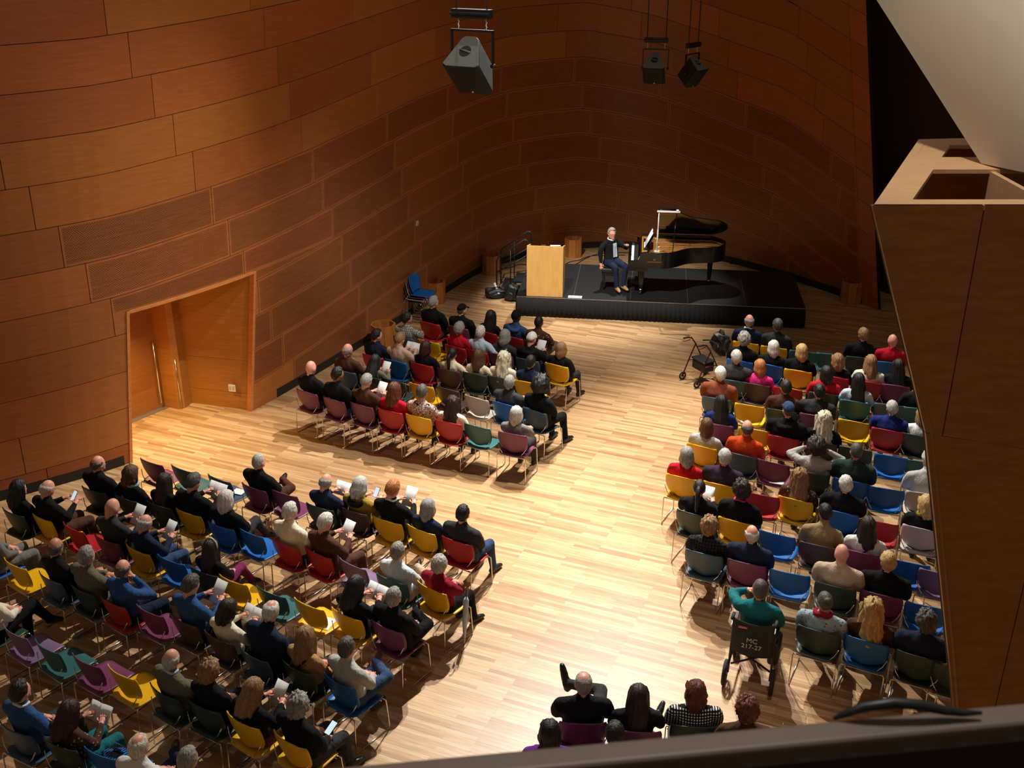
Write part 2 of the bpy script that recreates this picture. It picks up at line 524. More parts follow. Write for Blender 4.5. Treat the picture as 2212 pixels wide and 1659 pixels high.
CH = 0.617
def zline(k): return lambda u: max(0.0, min(9.6, 0.36 + CH * k + off(u)))
for k in range(-2, 17):
    zl, zh = zline(k), zline(k + 1)
    js = [5.72 + .29 * (5 - k) + 2.46 * n for n in range(-6, 14)]
    js = [U0] + [j for j in js if U0 + .3 < j < 26.2] + [26.55]
    for a, b_ in zip(js[:-1], js[1:]):
        par = wall_left if (a + b_) / 2 < 15 else wall_back
        um = (a + b_) / 2
        if zh(um) - zl(um) < 0.06: continue
        if zl(um) > 9.2: continue
        last = b_ > 26.5
        fl = K(a); fr = (lambda z, b_=b_: min(b_, uend(z) - 0.45)) if b_ > 24 else K(b_)
        if a > uend(zh(um)) - 0.55:
            continue
        start = 3.26 + .29 * (5 - k)
        perf = k <= 5 and (a > start - 0.1 if k >= 3 else a > 5.0) and not (k < 0 and b_ < 9)
        z0, z1 = zl(um), zh(um)
        if z0 < DZ and b_ > uL(z0) and a < uR(z1):
            if z1 <= DZ + .02:
                if a < uL(z0) - .05: panel(par, fl, (lambda z: min(b_, uL(z))), zl, zh, False, (1, 0, 1, 1))
                if b_ > uR(z1) + .05: panel(par, (lambda z: max(a, uR(z))), fr, zl, zh, perf or (k >= 0), (0, 1, 1, 1))
            else:
                zd = lambda u: DZ
                if a < uL(z0) - .05: panel(par, fl, (lambda z: min(b_, uL(z))), zl, zd, perf, (1, 0, 1, 0))
                if b_ > uR(z1) + .05: panel(par, (lambda z: max(a, uR(z))), fr, zl, zd, perf, (0, 1, 1, 0))
                panel(par, fl, fr, zd, zh, perf, (1, 1, 0, 1))
            continue
        panel(par, fl, fr, zl, zh, perf)
    # plain closing strip at the free end of the wall
    zm = 3
    if zl(26.8) < 9.2 and zh(26.8) - zl(26.8) > 0.06:
        panel(wall_back, (lambda z: uend(z) - 0.45), uend, zl, zh, False)

def base_strip(name, ua, ub, h=0.17):
    P = []
    n = max(2, int((ub - ua) / .3))
    for i in range(n + 1):
        u = ua + (ub - ua) * i / n
        P.append([W(u, z, 0.022) for z in (0.0, h)])
    b = MB(); b.grid_slab(P, 0.01)
    tag(b.build(name, BASE), kind='structure')
base_strip('baseboard_left', U0 + .2, 3.72)
base_strip('baseboard_back', 6.95, 26.3)

# ------------------------------------------------------------------ door recess
_, n_in = Wdir(5.0)
outw = -n_in
J1, J2 = W(3.8, 0), W(6.3, 0)
RA = J1 + outw * 1.32
RB = Vector((-6.19, 17.21, 0)); RC = Vector((-5.76, 17.36, 0))
RW, _, _ = mat_wood('recess_fir', srgb(160, 104, 40), srgb(184, 124, 54), coord='Object', grain=(1.5, 1.5, 20), vary=0.08)
RTOP = 2.6
def vwall(name, a, b, z0, z1, mat, parent=None, th=0.03, flip=1):
    a, b = Vector((a.x, a.y, 0)), Vector((b.x, b.y, 0))
    t = (b - a).normalized(); n = Vector((t.y, -t.x, 0)) * th * flip
    mb = MB(); mb.add([a + Vector((0, 0, z0)), b + Vector((0, 0, z0)), b + n + Vector((0, 0, z0)), a + n + Vector((0, 0, z0)),
                       a + Vector((0, 0, z1)), b + Vector((0, 0, z1)), b + n + Vector((0, 0, z1)), a + n + Vector((0, 0, z1))],
                      [(0, 3, 2, 1), (4, 5, 6, 7), (0, 1, 5, 4), (1, 2, 6, 5), (2, 3, 7, 6), (3, 0, 4, 7)])
    return mb.build(name, mat, parent)
rec = empty('wall_recess'); tag(rec, kind='structure')
for z0, z1 in ((0.0, .30), (.305, .92), (.925, RTOP)):
    m_ = MB(); m_.grid_slab([[RC + Vector((0, 0, z)), W(uR(z), z, -0.03)] for z in (z0, (z0 + z1) / 2, z1)], -0.04); m_.build('panel', RW, rec)
m_ = MB(); m_.grid_slab([[W(uL(z), z, -0.03), RA + Vector((0, 0, z))] for z in (0, 1.3, RTOP)], 0.04); m_.build('panel', RW, rec)
pm = MB(); t_ = (RC - RB).normalized()
pc = RB + t_ * 0.02
q1 = RB.lerp(RC, 0.55) + Vector((0.14, -0.16, 0))
pm.prism([(RB.x, RB.y), (q1.x - .10, q1.y - .05), (q1.x, q1.y), (RC.x, RC.y), (RC.x - .3, RC.y + .4)], 0, RTOP)
pm.build('pillar', RW, rec)
cl = MB(); cl.add([J1 + Vector((0, 0, RTOP)) - outw * 0, J2 + Vector((0, 0, RTOP)), RC + outw * .3 + Vector((0, 0, RTOP)), RA + outw * .3 + Vector((0, 0, RTOP))] +
                  [J1 + Vector((0, 0, RTOP + .05)), J2 + Vector((0, 0, RTOP + .05)), RC + outw * .3 + Vector((0, 0, RTOP + .05)), RA + outw * .3 + Vector((0, 0, RTOP + .05))],
                  [(0, 3, 2, 1), (4, 5, 6, 7), (0, 1, 5, 4), (1, 2, 6, 5), (2, 3, 7, 6), (3, 0, 4, 7)])
cl.build('recess_ceiling', RW, rec)
DOORW, _, _ = mat_wood('door_fir', srgb(140, 84, 30), srgb(164, 102, 42), coord='Object', grain=(1.5, 1.5, 20))
d1 = vwall('door_1', RA, RB, 0.01, RTOP, DOORW, None, -0.05); tag(d1, kind='structure')
th = (RB - RA).normalized(); nh = Vector((th.y, -th.x, 0))
for s, zt in ((0.10, 1.28), ):
    p = RB - th * s + nh * 0.05
    MB().tube([p + Vector((0, 0, .12)), p + Vector((0, 0, zt))], 0.018, 10).build('door_handle', CHROME, d1, True)
p = Vector((q1.x - .05, q1.y - .045, 0))
MB().tube([p + Vector((0, 0, .05)), p + Vector((0, 0, .95))], 0.012, 8).build('metal_strip', CHROME, rec, True)
sill = MB(); sill.add([RA + nh * .10 + Vector((0, 0, .004)), RB + nh * .10 + Vector((0, 0, .004)), RB + nh * .0 + Vector((0, 0, .004)), RA + Vector((0, 0, .004)),
                       RA + nh * .10 + Vector((0, 0, .012)), RB + nh * .10 + Vector((0, 0, .012)), RB + Vector((0, 0, .012)), RA + Vector((0, 0, .012))],
                      [(0, 3, 2, 1), (4, 5, 6, 7), (0, 1, 5, 4), (1, 2, 6, 5), (2, 3, 7, 6), (3, 0, 4, 7)])
tag(sill.build('door_threshold', mat_plain('dull_aluminium', (0.4, 0.4, 0.4), 0.45, 0.8)), 'grey metal threshold along the foot of the recessed door', 'threshold')
# frame of the opening
TR, _, _ = mat_wood('opening_trim_fir', srgb(190, 116, 60), srgb(214, 142, 84), coord='Object', grain=(2, 2, 14))
def trim_post(uf, side):
    b = MB(); rings = []
    for z in np.linspace(0, DZ, 5):
        u = uf(z); a = W(u, z, 0.03); t, n = Wdir(u)
        rings.append([a, a + t * side * 0.05, a + t * side * 0.05 - n * 0.10, a - n * 0.10])
    b.rings(rings); return b
tr = trim_post(uL, 1).build('trim_1', TR); tag(tr, kind='structure')
tr = trim_post(uR, -1).build('trim_2', TR); tag(tr, kind='structure')
b = MB(); rings = []
for i in range(9):
    u = uL(DZ) + (uR(DZ) - uL(DZ)) * i / 8; a = W(u, DZ, 0.03); t, n = Wdir(u)
    rings.append([a, a - Vector((0, 0, .05)), a - Vector((0, 0, .05)) - n * .10, a - n * .10])
b.rings(rings); tag(b.build('trim_3', TR), kind='structure')
rc = (J1 + J2) / 2 + outw * 0.5
spot('recess_downlight', (rc.x - .35, rc.y - .45, 2.56), (rc.x - .25, rc.y - .95, 0), 330, 112, 0.8, 0.05, (1.0, 0.72, 0.26))

def wall_plate(name, pos, n, w, h, label, cat, mats=WHITE):
    n = Vector(n).normalized(); t = Vector((0, 0, 1)).cross(n).normalized()
    M = Matrix(((t.x, n.x, 0, pos.x), (t.y, n.y, 0, pos.y), (t.z, n.z, 1, pos.z), (0, 0, 0, 1)))
    o = empty(name); o.matrix_world = M; tag(o, label, cat)
    b = MB(); b.box((-w / 2, 0, -h / 2), (w / 2, .02, h / 2)); bevel(b.build('plate', mats, o), .004)
    return o, M
t_side = (J2 - RC); t_side.z = 0
nside = Vector((t_side.y, -t_side.x, 0)).normalized()
if nside.dot(Vector((-1, -1, 0))) < 0: nside = -nside
pp = RC.lerp(J2, 0.74) + nside * 0.042; pp.z = 0.42
o, _ = wall_plate('outlet_plate', pp, nside, .13, .13, 'square white outlet plate on the side of the door recess', 'outlet')
for sx in (-1, 1): MB().box((sx * .03 - .015, .02, -.035), (sx * .03 + .015, .023, .035)).build('socket', mat_plain('socket_grey', (.5, .48, .44), .5), o)
# plate on the curved wall
u_, z_ = 11.9, 2.06
t, n = Wdir(u_)
o, _ = wall_plate('wall_control', W(u_, z_, 0.0), n, .10, .15, 'small white control box fixed on the perforated wall', 'wall control')
MB().box((-.03, .02, -.05), (.03, .035, .0)).build('screen_panel', mat_plain('panel_cream', (.6, .58, .5), .5), o)

# ------------------------------------------------------------------ dark wall behind the free edge
DARK = mat_plain('unlit_dark_brown', srgb(52, 22, 12), 0.75)  # brown darkened to stand for the missing light behind the free edge
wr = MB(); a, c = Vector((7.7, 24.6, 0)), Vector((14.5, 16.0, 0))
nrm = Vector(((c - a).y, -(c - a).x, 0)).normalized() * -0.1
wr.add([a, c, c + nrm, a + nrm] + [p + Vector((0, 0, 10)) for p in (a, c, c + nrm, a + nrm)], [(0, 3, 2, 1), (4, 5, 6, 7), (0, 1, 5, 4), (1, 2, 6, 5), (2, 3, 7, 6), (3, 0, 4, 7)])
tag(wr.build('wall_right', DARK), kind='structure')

# ------------------------------------------------------------------ flared pier beside the balcony
PIER, _, _ = mat_wood('pier_fir', srgb(150, 92, 34), srgb(176, 112, 46), coord='Object', grain=(2, 2, 9), vary=0.05)
PTOP, _, _ = mat_wood('pier_top_maple', srgb(226, 178, 132), srgb(238, 194, 150), coord='Object', grain=(3, 12, 3), bump=0.0)
def ex(z): return float(np.interp(z, [0, 2.24, 3.21, 4.79, 6.40], [3.98, 3.50, 3.256, 2.861, 2.268]))
pier = empty('flared_pier', (ex(0) + .8, 7.4, 0))
tag(pier, 'tall flared wood-panelled pier with an open lit top at right edge', 'pier')
Pinv = Matrix.Translation(-Vector(pier.location))
PF = 6.58
def pput(mb, name, mat):
    mb.v = [tuple(Pinv @ Vector(p)) for p in mb.v]
    return mb.build(name, mat, pier)
XR = 5.2
def seam_z(x): return 4.79 - (x - 2.86) * 0.165
def ppanel(l, r, zb, zt):
    """front panel between x = l(z), r(z), z = zb(x), zt(x)"""
    P = []
    for t in np.linspace(0, 1, 7):
        row = []
        for q in np.linspace(0, 1, 9):
            x = l(5) + (r(5) - l(5)) * t
            z = zb(x) + (zt(x) - zb(x)) * q
            x = l(z) + (r(z) - l(z)) * t
            row.append(Vector((x, PF, z)))
        P.append(row)
    b = MB(); b.grid_slab(P, -0.03 if False else 0.03)
    pput(b, 'panel', PIER)
g = .004
SX, SX2 = 2.976, 3.78
ppanel(ex, K(SX - g), lambda x: seam_z(x) + g, K(6.40))
ppanel(K(SX + g), K(XR), lambda x: seam_z(x) + g, K(6.40))
ppanel(ex, K(SX2 - g), K(0.0), lambda x: seam_z(x) - g)
ppanel(K(SX2 + g), K(XR), K(0.0), lambda x: seam_z(x) - g)
# core: left flank, back and inner walls, hollow at the top
def flank(z): return Vector((ex(z) * 8.58 / 6.58 * 1.10, 8.58, z))
b = MB(); P = []
for z in (0, 1.5, 3, 4.8, 6.38):
    P.append([Vector((ex(z), PF + .02, z)), Vector((ex(z), PF + .02, z)).lerp(flank(z), .5), flank(z)])
b.grid_slab(P, 0.05); pput(b, 'side_wall', PIER)
b = MB(); b.add([(ex(0), PF + .031, 0), (XR, PF + .031, 0), (XR, PF + .031, 6.38), (ex(6.38), PF + .031, 6.38), (ex(4.79), PF + .031, 4.79), (ex(3.21), PF + .031, 3.21), (ex(2.24), PF + .031, 2.24)] +
            [(ex(0), PF + .07, 0), (XR, PF + .07, 0), (XR, PF + .07, 6.38), (ex(6.38), PF + .07, 6.38), (ex(4.79), PF + .07, 4.79), (ex(3.21), PF + .07, 3.21), (ex(2.24), PF + .07, 2.24)],
      [(0, 1, 2, 3, 4, 5, 6), (13, 12, 11, 10, 9, 8, 7)] + [(i, i + 7, (i + 1) % 7 + 7, (i + 1) % 7) for i in range(7)])
pput(b, 'front_core', GAP)
b = MB(); b.grid_slab([[Vector((flank(z).x + .03, 8.72, z)), Vector((max(XR, flank(z).x + .4), 8.72, z))] for z in (0, 2, 4, 5.2, 6.38)], 0.06); pput(b, 'back_wall', PIER)
b = MB(); b.prism([(2.80, 6.66), (XR, 6.66), (XR, 8.7), (3.9, 8.7)], 5.3, 5.34); pput(b, 'inner_floor', DARK)
ZT = 6.40
def tplate(poly):
    b = MB(); b.prism(poly, ZT - .03, ZT); return pput(b, 'top_beam', PTOP)
tplate([(2.275, PF + .002), (XR, PF + .002), (XR, 6.735), (2.575, 6.735)])
tplate([(2.275, PF + .002), (2.575, 6.735), (3.535, 8.60), (3.60, 8.74), (3.30, 8.70)])
tplate([(3.0205, 7.60), (XR, 7.60), (XR, 8.02), (3.2370, 8.02)])
tplate([(3.4685, 8.47), (XR, 8.47), (XR, 8.78), (3.601, 8.74), (3.5355, 8.60)])
b = MB(); b.box((3.43, 6.735, 5.34), (3.47, 7.60, 6.385)); pput(b, 'divider', PTOP)

# ------------------------------------------------------------------ pale sail-like bulkhead
PLASTER = mat_plain('warm_white_plaster', srgb(222, 212, 196), 0.85, scale=3, var=0.03)
A_, B_ = at_y(1868, -40, 9.0), at_y(2119, 353, 7.78)
C_, D_ = at_y(2420, 384, 6.9), at_y(2420, -420, 7.4)
P = []
for i in range(13):
    s = i / 12; row = []
    for j in range(13):
        t = j / 12
        p = (A_ * (1 - t) + B_ * t) * (1 - s) + (D_ * (1 - t) + C_ * t) * s
        p = p + Vector((0, -0.35, 0)) * math.sin(math.pi * s) * math.sin(math.pi * min(1, t * .5 + .25)) + Vector((0, .35 * s * (1 - t), 0))
        row.append(p)
    P.append(row)
b = MB(); b.grid_slab(P, -0.22)
bo = b.build('ceiling_bulkhead', PLASTER, None, False); smooth_edges(bo, 30)
tag(bo, 'pale plaster sail-shaped bulkhead hanging over the pier top', 'bulkhead')

# ------------------------------------------------------------------ balcony front with rail
RAILM = mat_plain('dark_rail_wood', srgb(104, 88, 78), 0.55, scale=12)
RAILD = mat_plain('dark_rail_panel', srgb(46, 24, 16), 0.7, scale=12)
ra, rb2 = Vector((-1.6, 0.652, 0)), Vector((1.5, 1.055, 0))
rt = (rb2 - ra).normalized(); rn = Vector((rt.y, -rt.x, 0))
rail = empty('balcony_rail', ra.lerp(rb2, .5)); tag(rail, 'dark brown balcony rail across the lower edge of the view', 'railing')
rail_in = Matrix.Translation(-Vector(rail.location))
def railbox(name, o0, o1, z0, z1, mat):
    vs = []
    for z in (z0, z1):
        for p, o in ((ra, o0), (rb2, o0), (rb2, o1), (ra, o1)):
            vs.append(rail_in @ (p + rn * o + Vector((0, 0, z))))
    b = MB(); b.add(vs, [(0, 3, 2, 1), (4, 5, 6, 7), (0, 1, 5, 4), (1, 2, 6, 5), (2, 3, 7, 6), (3, 0, 4, 7)])
    return b.build(name, mat, rail)
bevel(railbox('cap', 0.0, 0.032, 7.27, 7.3, RAILM), .006, 3)
railbox('front_panel', 0.003, 0.029, 6.30, 7.27, RAILD)
bf = MB(); bf.box((-3, -2.5, 6.1), (3, 1.05, 6.3)); tag(bf.build('floor_balcony', RAILD), kind='structure')
pts = [at_y(x, y, 0.905) for x, y in ((1800, 1553), (1825, 1542), (1865, 1527), (1930, 1518), (1990, 1523), (2040, 1534), (2080, 1540), (2120, 1540))]
sm = MB(); sm.tube(pts, [.002, .004, .0055, .006, .006, .0055, .004, .002], 8)
so = sm.build('camera_strap', BLACK, None, True); tag(so, 'black strap arched over the balcony rail at lower right', 'strap')

# ------------------------------------------------------------------ stage
SA = math.radians(-7.3)
SO = Vector((0.10, 21.86, 0)); SH = 0.45
sx, sy = Vector((math.cos(SA), math.sin(SA), 0)), Vector((-math.sin(SA), math.cos(SA), 0))
def stg(x, y, z=0.0): return SO + sx * x + sy * y + Vector((0, 0, z))
STAGE = mat_plain('black_stage_deck', (0.009, 0.009, 0.0095), 0.5, scale=30, var=0.3, bump=0.1)
SKIRT = mat_plain('black_pleated_cloth', (0.008, 0.008, 0.009), 0.9)
SEAM = mat_plain('aluminium_edge', (0.45, 0.45, 0.45), 0.35, 0.9)
stage = empty('stage_platform', SO, SA)
tag(stage, 'low black stage platform of joined decks with pleated skirt', 'stage')
SLN, SDP = 6.12, 2.46
for i in range(5):
    x0, x1 = SLN * i / 5, SLN * (i + 1) / 5
    d = MB(); d.box((x0 + .004, 0, SH - .12), (x1 - .004, SDP, SH)); d.build('deck', STAGE, stage)
    if i:
        s = MB(); s.box((x0 - .0045, 0.01, SH - .03), (x0 + .0045, SDP, SH + .0015)); s.build('deck_seam', SEAM, stage)
e_ = MB(); e_.box((0, -.012, SH - .012), (SLN, -.001, SH + .001)); e_.build('front_edge', SEAM, stage)
def skirt(a, b, n):
    a, b = Vector(a), Vector(b); t = (b - a).normalized(); nn = Vector((t.y, -t.x, 0))
    P = []
    for i in range(n + 1):
        p = a.lerp(b, i / n) + nn * (0.014 + 0.012 * math.sin(i * math.pi / 2 * 1.0) + random.uniform(-.003, .003))
        P.append([p + Vector((0, 0, .012 + random.uniform(0, .008))), p * 1.0 + Vector((0, 0, SH * .55)), p.lerp(a.lerp(b, i / n), .5) + Vector((0, 0, SH - .015))])
    m = MB(); m.grid_slab(P, .003); return m.build('skirt', SKIRT, stage, True)
skirt((0, 0, 0), (SLN, 0, 0), 240); skirt((0, SDP, 0), (0, 0, 0), 90); skirt((SLN, 0, 0), (SLN, SDP, 0), 90)

# sign on the stage lip
sg = empty('stage_sign', stg(1.26, 0.10, SH), SA); tag(sg, 'small white card sign on the stage front edge', 'sign')
m = MB(); m.box((-.15, -.07, 0), (.15, .07, .012)); bevel(m.build('card', WHITE, sg), .004)
mk = MB()
for x0, x1, y0, y1 in ((-.115, -.06, -.01, .012), (-.05, -.02, -.03, -.005), (-.01, .03, .0, .02), (.05, .10, -.035, -.012), (.085, .12, .015, .035)):
    mk.box((x0, y0, .012), (x1, y1, .0135))
mk.build('printed_marks', BLACK, sg)

# ------------------------------------------------------------------ lectern
MAPLE, _, _ = mat_wood('maple_veneer', srgb(206, 156, 86), srgb(222, 176, 106), coord='Object', grain=(7, 7, 1.2), bump=0)
lec = empty('lectern', stg(0.60, 0.34, SH), SA); tag(lec, 'pale maple lectern standing at left end of the stage', 'lectern')
m = MB(); m.box((-.39, -.28, 0), (.39, -.25, 1.12)); m.build('front_panel', MAPLE, lec)
for s in (-1, 1):
    m = MB(); m.add([(s * .39, -.25, 0), (s * .36, -.25, 0), (s * .36, .28, 0), (s * .39, .28, 0), (s * .39, -.25, 1.12), (s * .36, -.25, 1.12), (s * .36, .28, 1.0), (s * .39, .28, 1.0)],
                    [(0, 3, 2, 1), (4, 5, 6, 7), (0, 1, 5, 4), (1, 2, 6, 5), (2, 3, 7, 6), (3, 0, 4, 7)])
    m.build('side_panel', MAPLE, lec)
m = MB(); m.add([(-.36, -.25, 1.06), (.36, -.25, 1.06), (.36, .28, .94), (-.36, .28, .94), (-.36, -.25, 1.085), (.36, -.25, 1.085), (.36, .28, .965), (-.36, .28, .965)],
               [(0, 3, 2, 1), (4, 5, 6, 7), (0, 1, 5, 4), (1, 2, 6, 5), (2, 3, 7, 6), (3, 0, 4, 7)]); m.build('desk', MAPLE, lec)
m = MB(); m.box((-.36, -.25, .45), (.36, .25, .47)); m.build('shelf', MAPLE, lec)
def slab_at(name, p, rz, w, d, h, mat, label, cat, tilt=0):
    m = MB(); m.box((-w / 2, -d / 2, 0), (w / 2, d / 2, h)); o = m.build(name, mat); o.location = p; o.rotation_euler = (tilt, 0, rz); bevel(o, min(h, .01) * .4)
    tag(o, label, cat); return o
slab_at('paper_sheets', stg(0.80, .30, SH + 1.075), SA + .1, .22, .30, .006, PAPER, 'white paper sheets lying on the lectern desk', 'paper', -.225)
slab_at('microphone_base', stg(0.55, .22, SH + 1.09), SA, .10, .07, .02, BLACK, 'small black device on the lectern desk', 'device', -.225)

# ------------------------------------------------------------------ grand piano
pn = empty('grand_piano', stg(2.36, 0.28, SH), SA + math.radians(.5))
tag(pn, 'black grand piano with raised lid on the stage', 'piano')
def cm(P, n=8):
    out = []
    Q = [2 * Vector(P[0]) - Vector(P[1])] + [Vector(p) for p in P] + [2 * Vector(P[-1]) - Vector(P[-2])]
    for i in range(1, len(Q) - 2):
        p0, p1, p2, p3 = Q[i - 1:i + 3]
        for k in range(n):
            t = k / n
            out.append(.5 * ((2 * p1) + (-p0 + p2) * t + (2 * p0 - 5 * p1 + 4 * p2 - p3) * t * t + (-p0 + 3 * p1 - 3 * p2 + p3) * t ** 3))
    out.append(Vector(P[-1])); return out
curve = cm([(.40, 0, 0), (.78, 0, 0), (1.02, .14, 0), (1.28, .40, 0), (1.62, .50, 0), (1.92, .60, 0), (2.08, .82, 0), (2.10, 1.08, 0), (1.98, 1.32, 0), (1.80, 1.47, 0)], 5)
RIMP = [(p.x, p.y) for p in curve] + [(1.2, 1.48), (.40, 1.48)]
def ring_wall(name, poly, z0, z1, th, mat, par):
    """closed rim with inner wall"""
    n = len(poly); c = Vector((sum(p[0] for p in poly) / n, sum(p[1] for p in poly) / n))
    inn = []
    for i in range(n):
        p, a, b = Vector(poly[i]), Vector(poly[i - 1]), Vector(poly[(i + 1) % n])
        t = (b - a).normalized(); nn = Vector((-t.y, t.x)); inn.append(p + nn * th)
    m = MB()
    vs = [(p[0], p[1], z) for z in (z0, z1) for p in poly] + [(p[0], p[1], z) for z in (z0, z1) for p in inn]
    fs = []
    for i in range(n):
        j = (i + 1) % n
        fs += [(i, j, n + j, n + i), (2 * n + j, 2 * n + i, 3 * n + i, 3 * n + j), (n + i, n + j, 3 * n + j, 3 * n + i), (j, i, 2 * n + i, 2 * n + j)]
    m.add(vs, fs); return smooth_edges(m.build(name, mat, par), 40), inn
rim, inner = ring_wall('rim', RIMP, .66, 1.00, .035, LACQUER, pn)
m = MB(); m.prism([(p[0], p[1]) for p in inner], .66, .70); m.build('bottom_board', BLACK, pn)
SPRUCE, _, _ = mat_wood('spruce_soundboard', srgb(196, 132, 62), srgb(220, 160, 86), coord='Object', grain=(2, 14, 2))
GOLD = mat_plain('gold_cast_plate', srgb(206, 152, 70), 0.38, 0.75, scale=8)
m = MB(); m.prism([(p[0], p[1]) for p in inner], .85, .862); m.build('soundboard', SPRUCE, pn)
plate = MB(); plate.box((.42, .04, .90), (.60, 1.44, .93))
for i, (x1, y1) in enumerate(((1.0, .22), (1.45, .56), (1.88, .80), (1.98, 1.05), (1.80, 1.38))):
    y0 = .10 + i * .31
    a, b = Vector((.58, y0, .915)), Vector((x1, y1, .905)); plate.tube([a, b], .018, 6)
plate.tube([Vector((p[0], p[1], .90)) + Vector((0, 0, 0)) for p in inner[3:-2]], .022, 6)
smooth_edges(plate.build('cast_plate', GOLD, pn), 40)
strings = MB()
for i in range(34):
    y0 = .08 + i * .040; f = i / 33
    x1 = 1.0 + 0.95 * min(1, f * 1.25); y1 = min(1.40, y0 + .10 + .15 * f) if x1 > .5 else y0
    strings.tube([(.60, y0, .905), (x1, y1, .895)], .0018, 4, caps=False)
strings.build('strings', mat_plain('steel_strings', (.7, .66, .55), .3, .9), pn)
# key bed, cheeks, fallboard
m = MB(); m.box((0.0, 0, .58), (.42, 1.48, .66)); bevel(m.build('key_bed', LACQUER, pn), .008)
for y0 in (0, 1.40):
    m = MB(); pr = [(.0, .66), (.0, .76), (.06, .80), (.20, .80), (.28, .98), (.40, 1.0), (.40, .66)]
    m.rings([[(x, y, z) for x, z in pr] for y in (y0, y0 + .08)]); m.build('arm_cheek', LACQUER, pn)
m = MB(); m.box((.24, .08, .74), (.27, 1.40, .92)); m.build('fallboard', LACQUER, pn)
m = MB(); m.box((.02, .08, .66), (.06, 1.40, .735)); m.build('key_slip', LACQUER, pn)
IVORY = mat_plain('ivory_keys', (.82, .81, .77), .3, var=.02)
kw = 1.30 / 52
m = MB()
for i in range(52): m.box((.065, .09 + i * kw + .0007, .70), (.215, .09 + (i + 1) * kw - .0007, .742))
m.build('white_keys', IVORY, pn)
m = MB()
pat = [1, 0, 1, 1, 0, 1, 1]
for i in range(51):
    if pat[i % 7]: m.box((.12, .09 + (i + 1) * kw - .006, .742), (.215, .09 + (i + 1) * kw + .006, .755))
m.build('black_keys', BLACK, pn)
# tuning deck in front of the plate, lit
m = MB(); m.box((.28, .08, .93), (.44, 1.40, .955)); m.build('pin_block', GOLD, pn)
# music desk with pages
md = MB(); M_ = Matrix.Translation((.36, .74, .955)) @ Matrix.Rotation(math.radians(-28), 4, 'Y').inverted()
md.box((0, -.40, 0), (.015, .40, .30), 0, M_); md.box((-.05, -.40, 0), (.015, .40, .015), 0, M_); md.build('music_desk', LACQUER, pn)
# lid: main leaf hinged on the far side, front flap folded
lidpoly = [(.62, 0)] + [(p.x, p.y) for p in curve[3:]] + [(1.2, 1.48), (.62, 1.48)]
lidpoly = [(.62, -.0)] + [(p.x + (0.02 if p.x > 1.0 else 0), p.y - .01) for p in curve[4:]] + [(1.2, 1.49), (.62, 1.49)]
ML = Matrix.Translation((0, 1.49, 1.005)) @ Matrix.Rotation(math.radians(-35), 4, 'X') @ Matrix.Translation((0, -1.49, 0))
m = MB(); m.prism(lidpoly, 0, .022); m.v = [tuple(ML @ Vector(p)) for p in m.v]; smooth_edges(m.build('lid', LACQUER, pn), 30)
m = MB(); m.box((.62, .0, .022), (1.0, 1.49, .044)); m.v = [tuple(ML @ Vector(p)) for p in m.v]; m.build('lid_flap', LACQUER, pn)
pt = ML @ Vector((.98, .10, 0))
MB().tube([(.93, .08, .96), pt], .010, 8).build('lid_prop', LACQUER, pn, True)
for lx, ly in ((.30, .20), (.30, 1.28), (1.80, 1.02)):
    lg = MB(); rr = []
    for z, r in ((.66, .085), (.60, .085), (.55, .06), (.30, .05), (.12, .036)):
        rr.append([(lx + sx_ * r, ly + sy_ * r, z) for sx_, sy_ in ((-1, -1), (1, -1), (1, 1), (-1, 1))])
    lg.rings(rr); l_o = bevel(lg.build('leg', LACQUER, pn), .008)
    MB().tube([(lx, ly, .125), (lx, ly, .095)], .042, 12).build('caster_cup', mat_plain('brass_cup', (.8, .68, .42), .25, 1.0), pn, True)
    MB().tube([(lx - .02, ly, .04), (lx + .02, ly, .04)], .04, 14).build('caster', BLACK, pn, True)
ly = MB(); ly.box((.18, .55, .58), (.30, .93, .62)); 
for y in (.62, .86): ly.tube([(.24, y, .60), (.24, y, .16)], .014, 8)
ly.box((.16, .56, .10), (.30, .92, .17)); 
for y in (.64, .74, .84): ly.box((.0, y - .02, .10), (.18, y + .02, .115))
ly.build('pedal_lyre', LACQUER, pn)
def text(name, body, size, loc, rot, mat, parent, ext=.001, align='CENTER'):
    cu = bpy.data.curves.new(name, 'FONT'); cu.body = body; cu.size = size; cu.extrude = ext; cu.align_x = align; cu.align_y = 'CENTER'
    tmp = bpy.data.objects.new(name, cu); COL.objects.link(tmp)
    dg = bpy.context.evaluated_depsgraph_get()
    me = bpy.data.meshes.new_from_object(tmp.evaluated_get(dg)); bpy.data.objects.remove(tmp)
    me.materials.clear(); me.materials.append(mat)
    o = link(name, me, parent); o.location = loc; o.rotation_euler = rot
    return o
text('lettering', 'STEINWAY & SONS', .034, (.56, -.014, .80), (math.pi / 2, 0, 0), GOLD, pn)
em = MB(); em.tube([(.545, -.014, .84), (.538, -.014, .86), (.548, -.014, .88)], .003, 5); em.tube([(.575, -.014, .84), (.582, -.014, .86), (.572, -.014, .88)], .003, 5); em.tube([(.545, -.014, .84), (.575, -.014, .84)], .003, 5); em.tube([(.56, -.014, .84), (.56, -.014, .88)], .002, 5)
em.build('lyre_emblem', GOLD, pn)
PM = pn.matrix_basis.copy()
pw = lambda x, y, z: PM @ Vector((x, y, z))
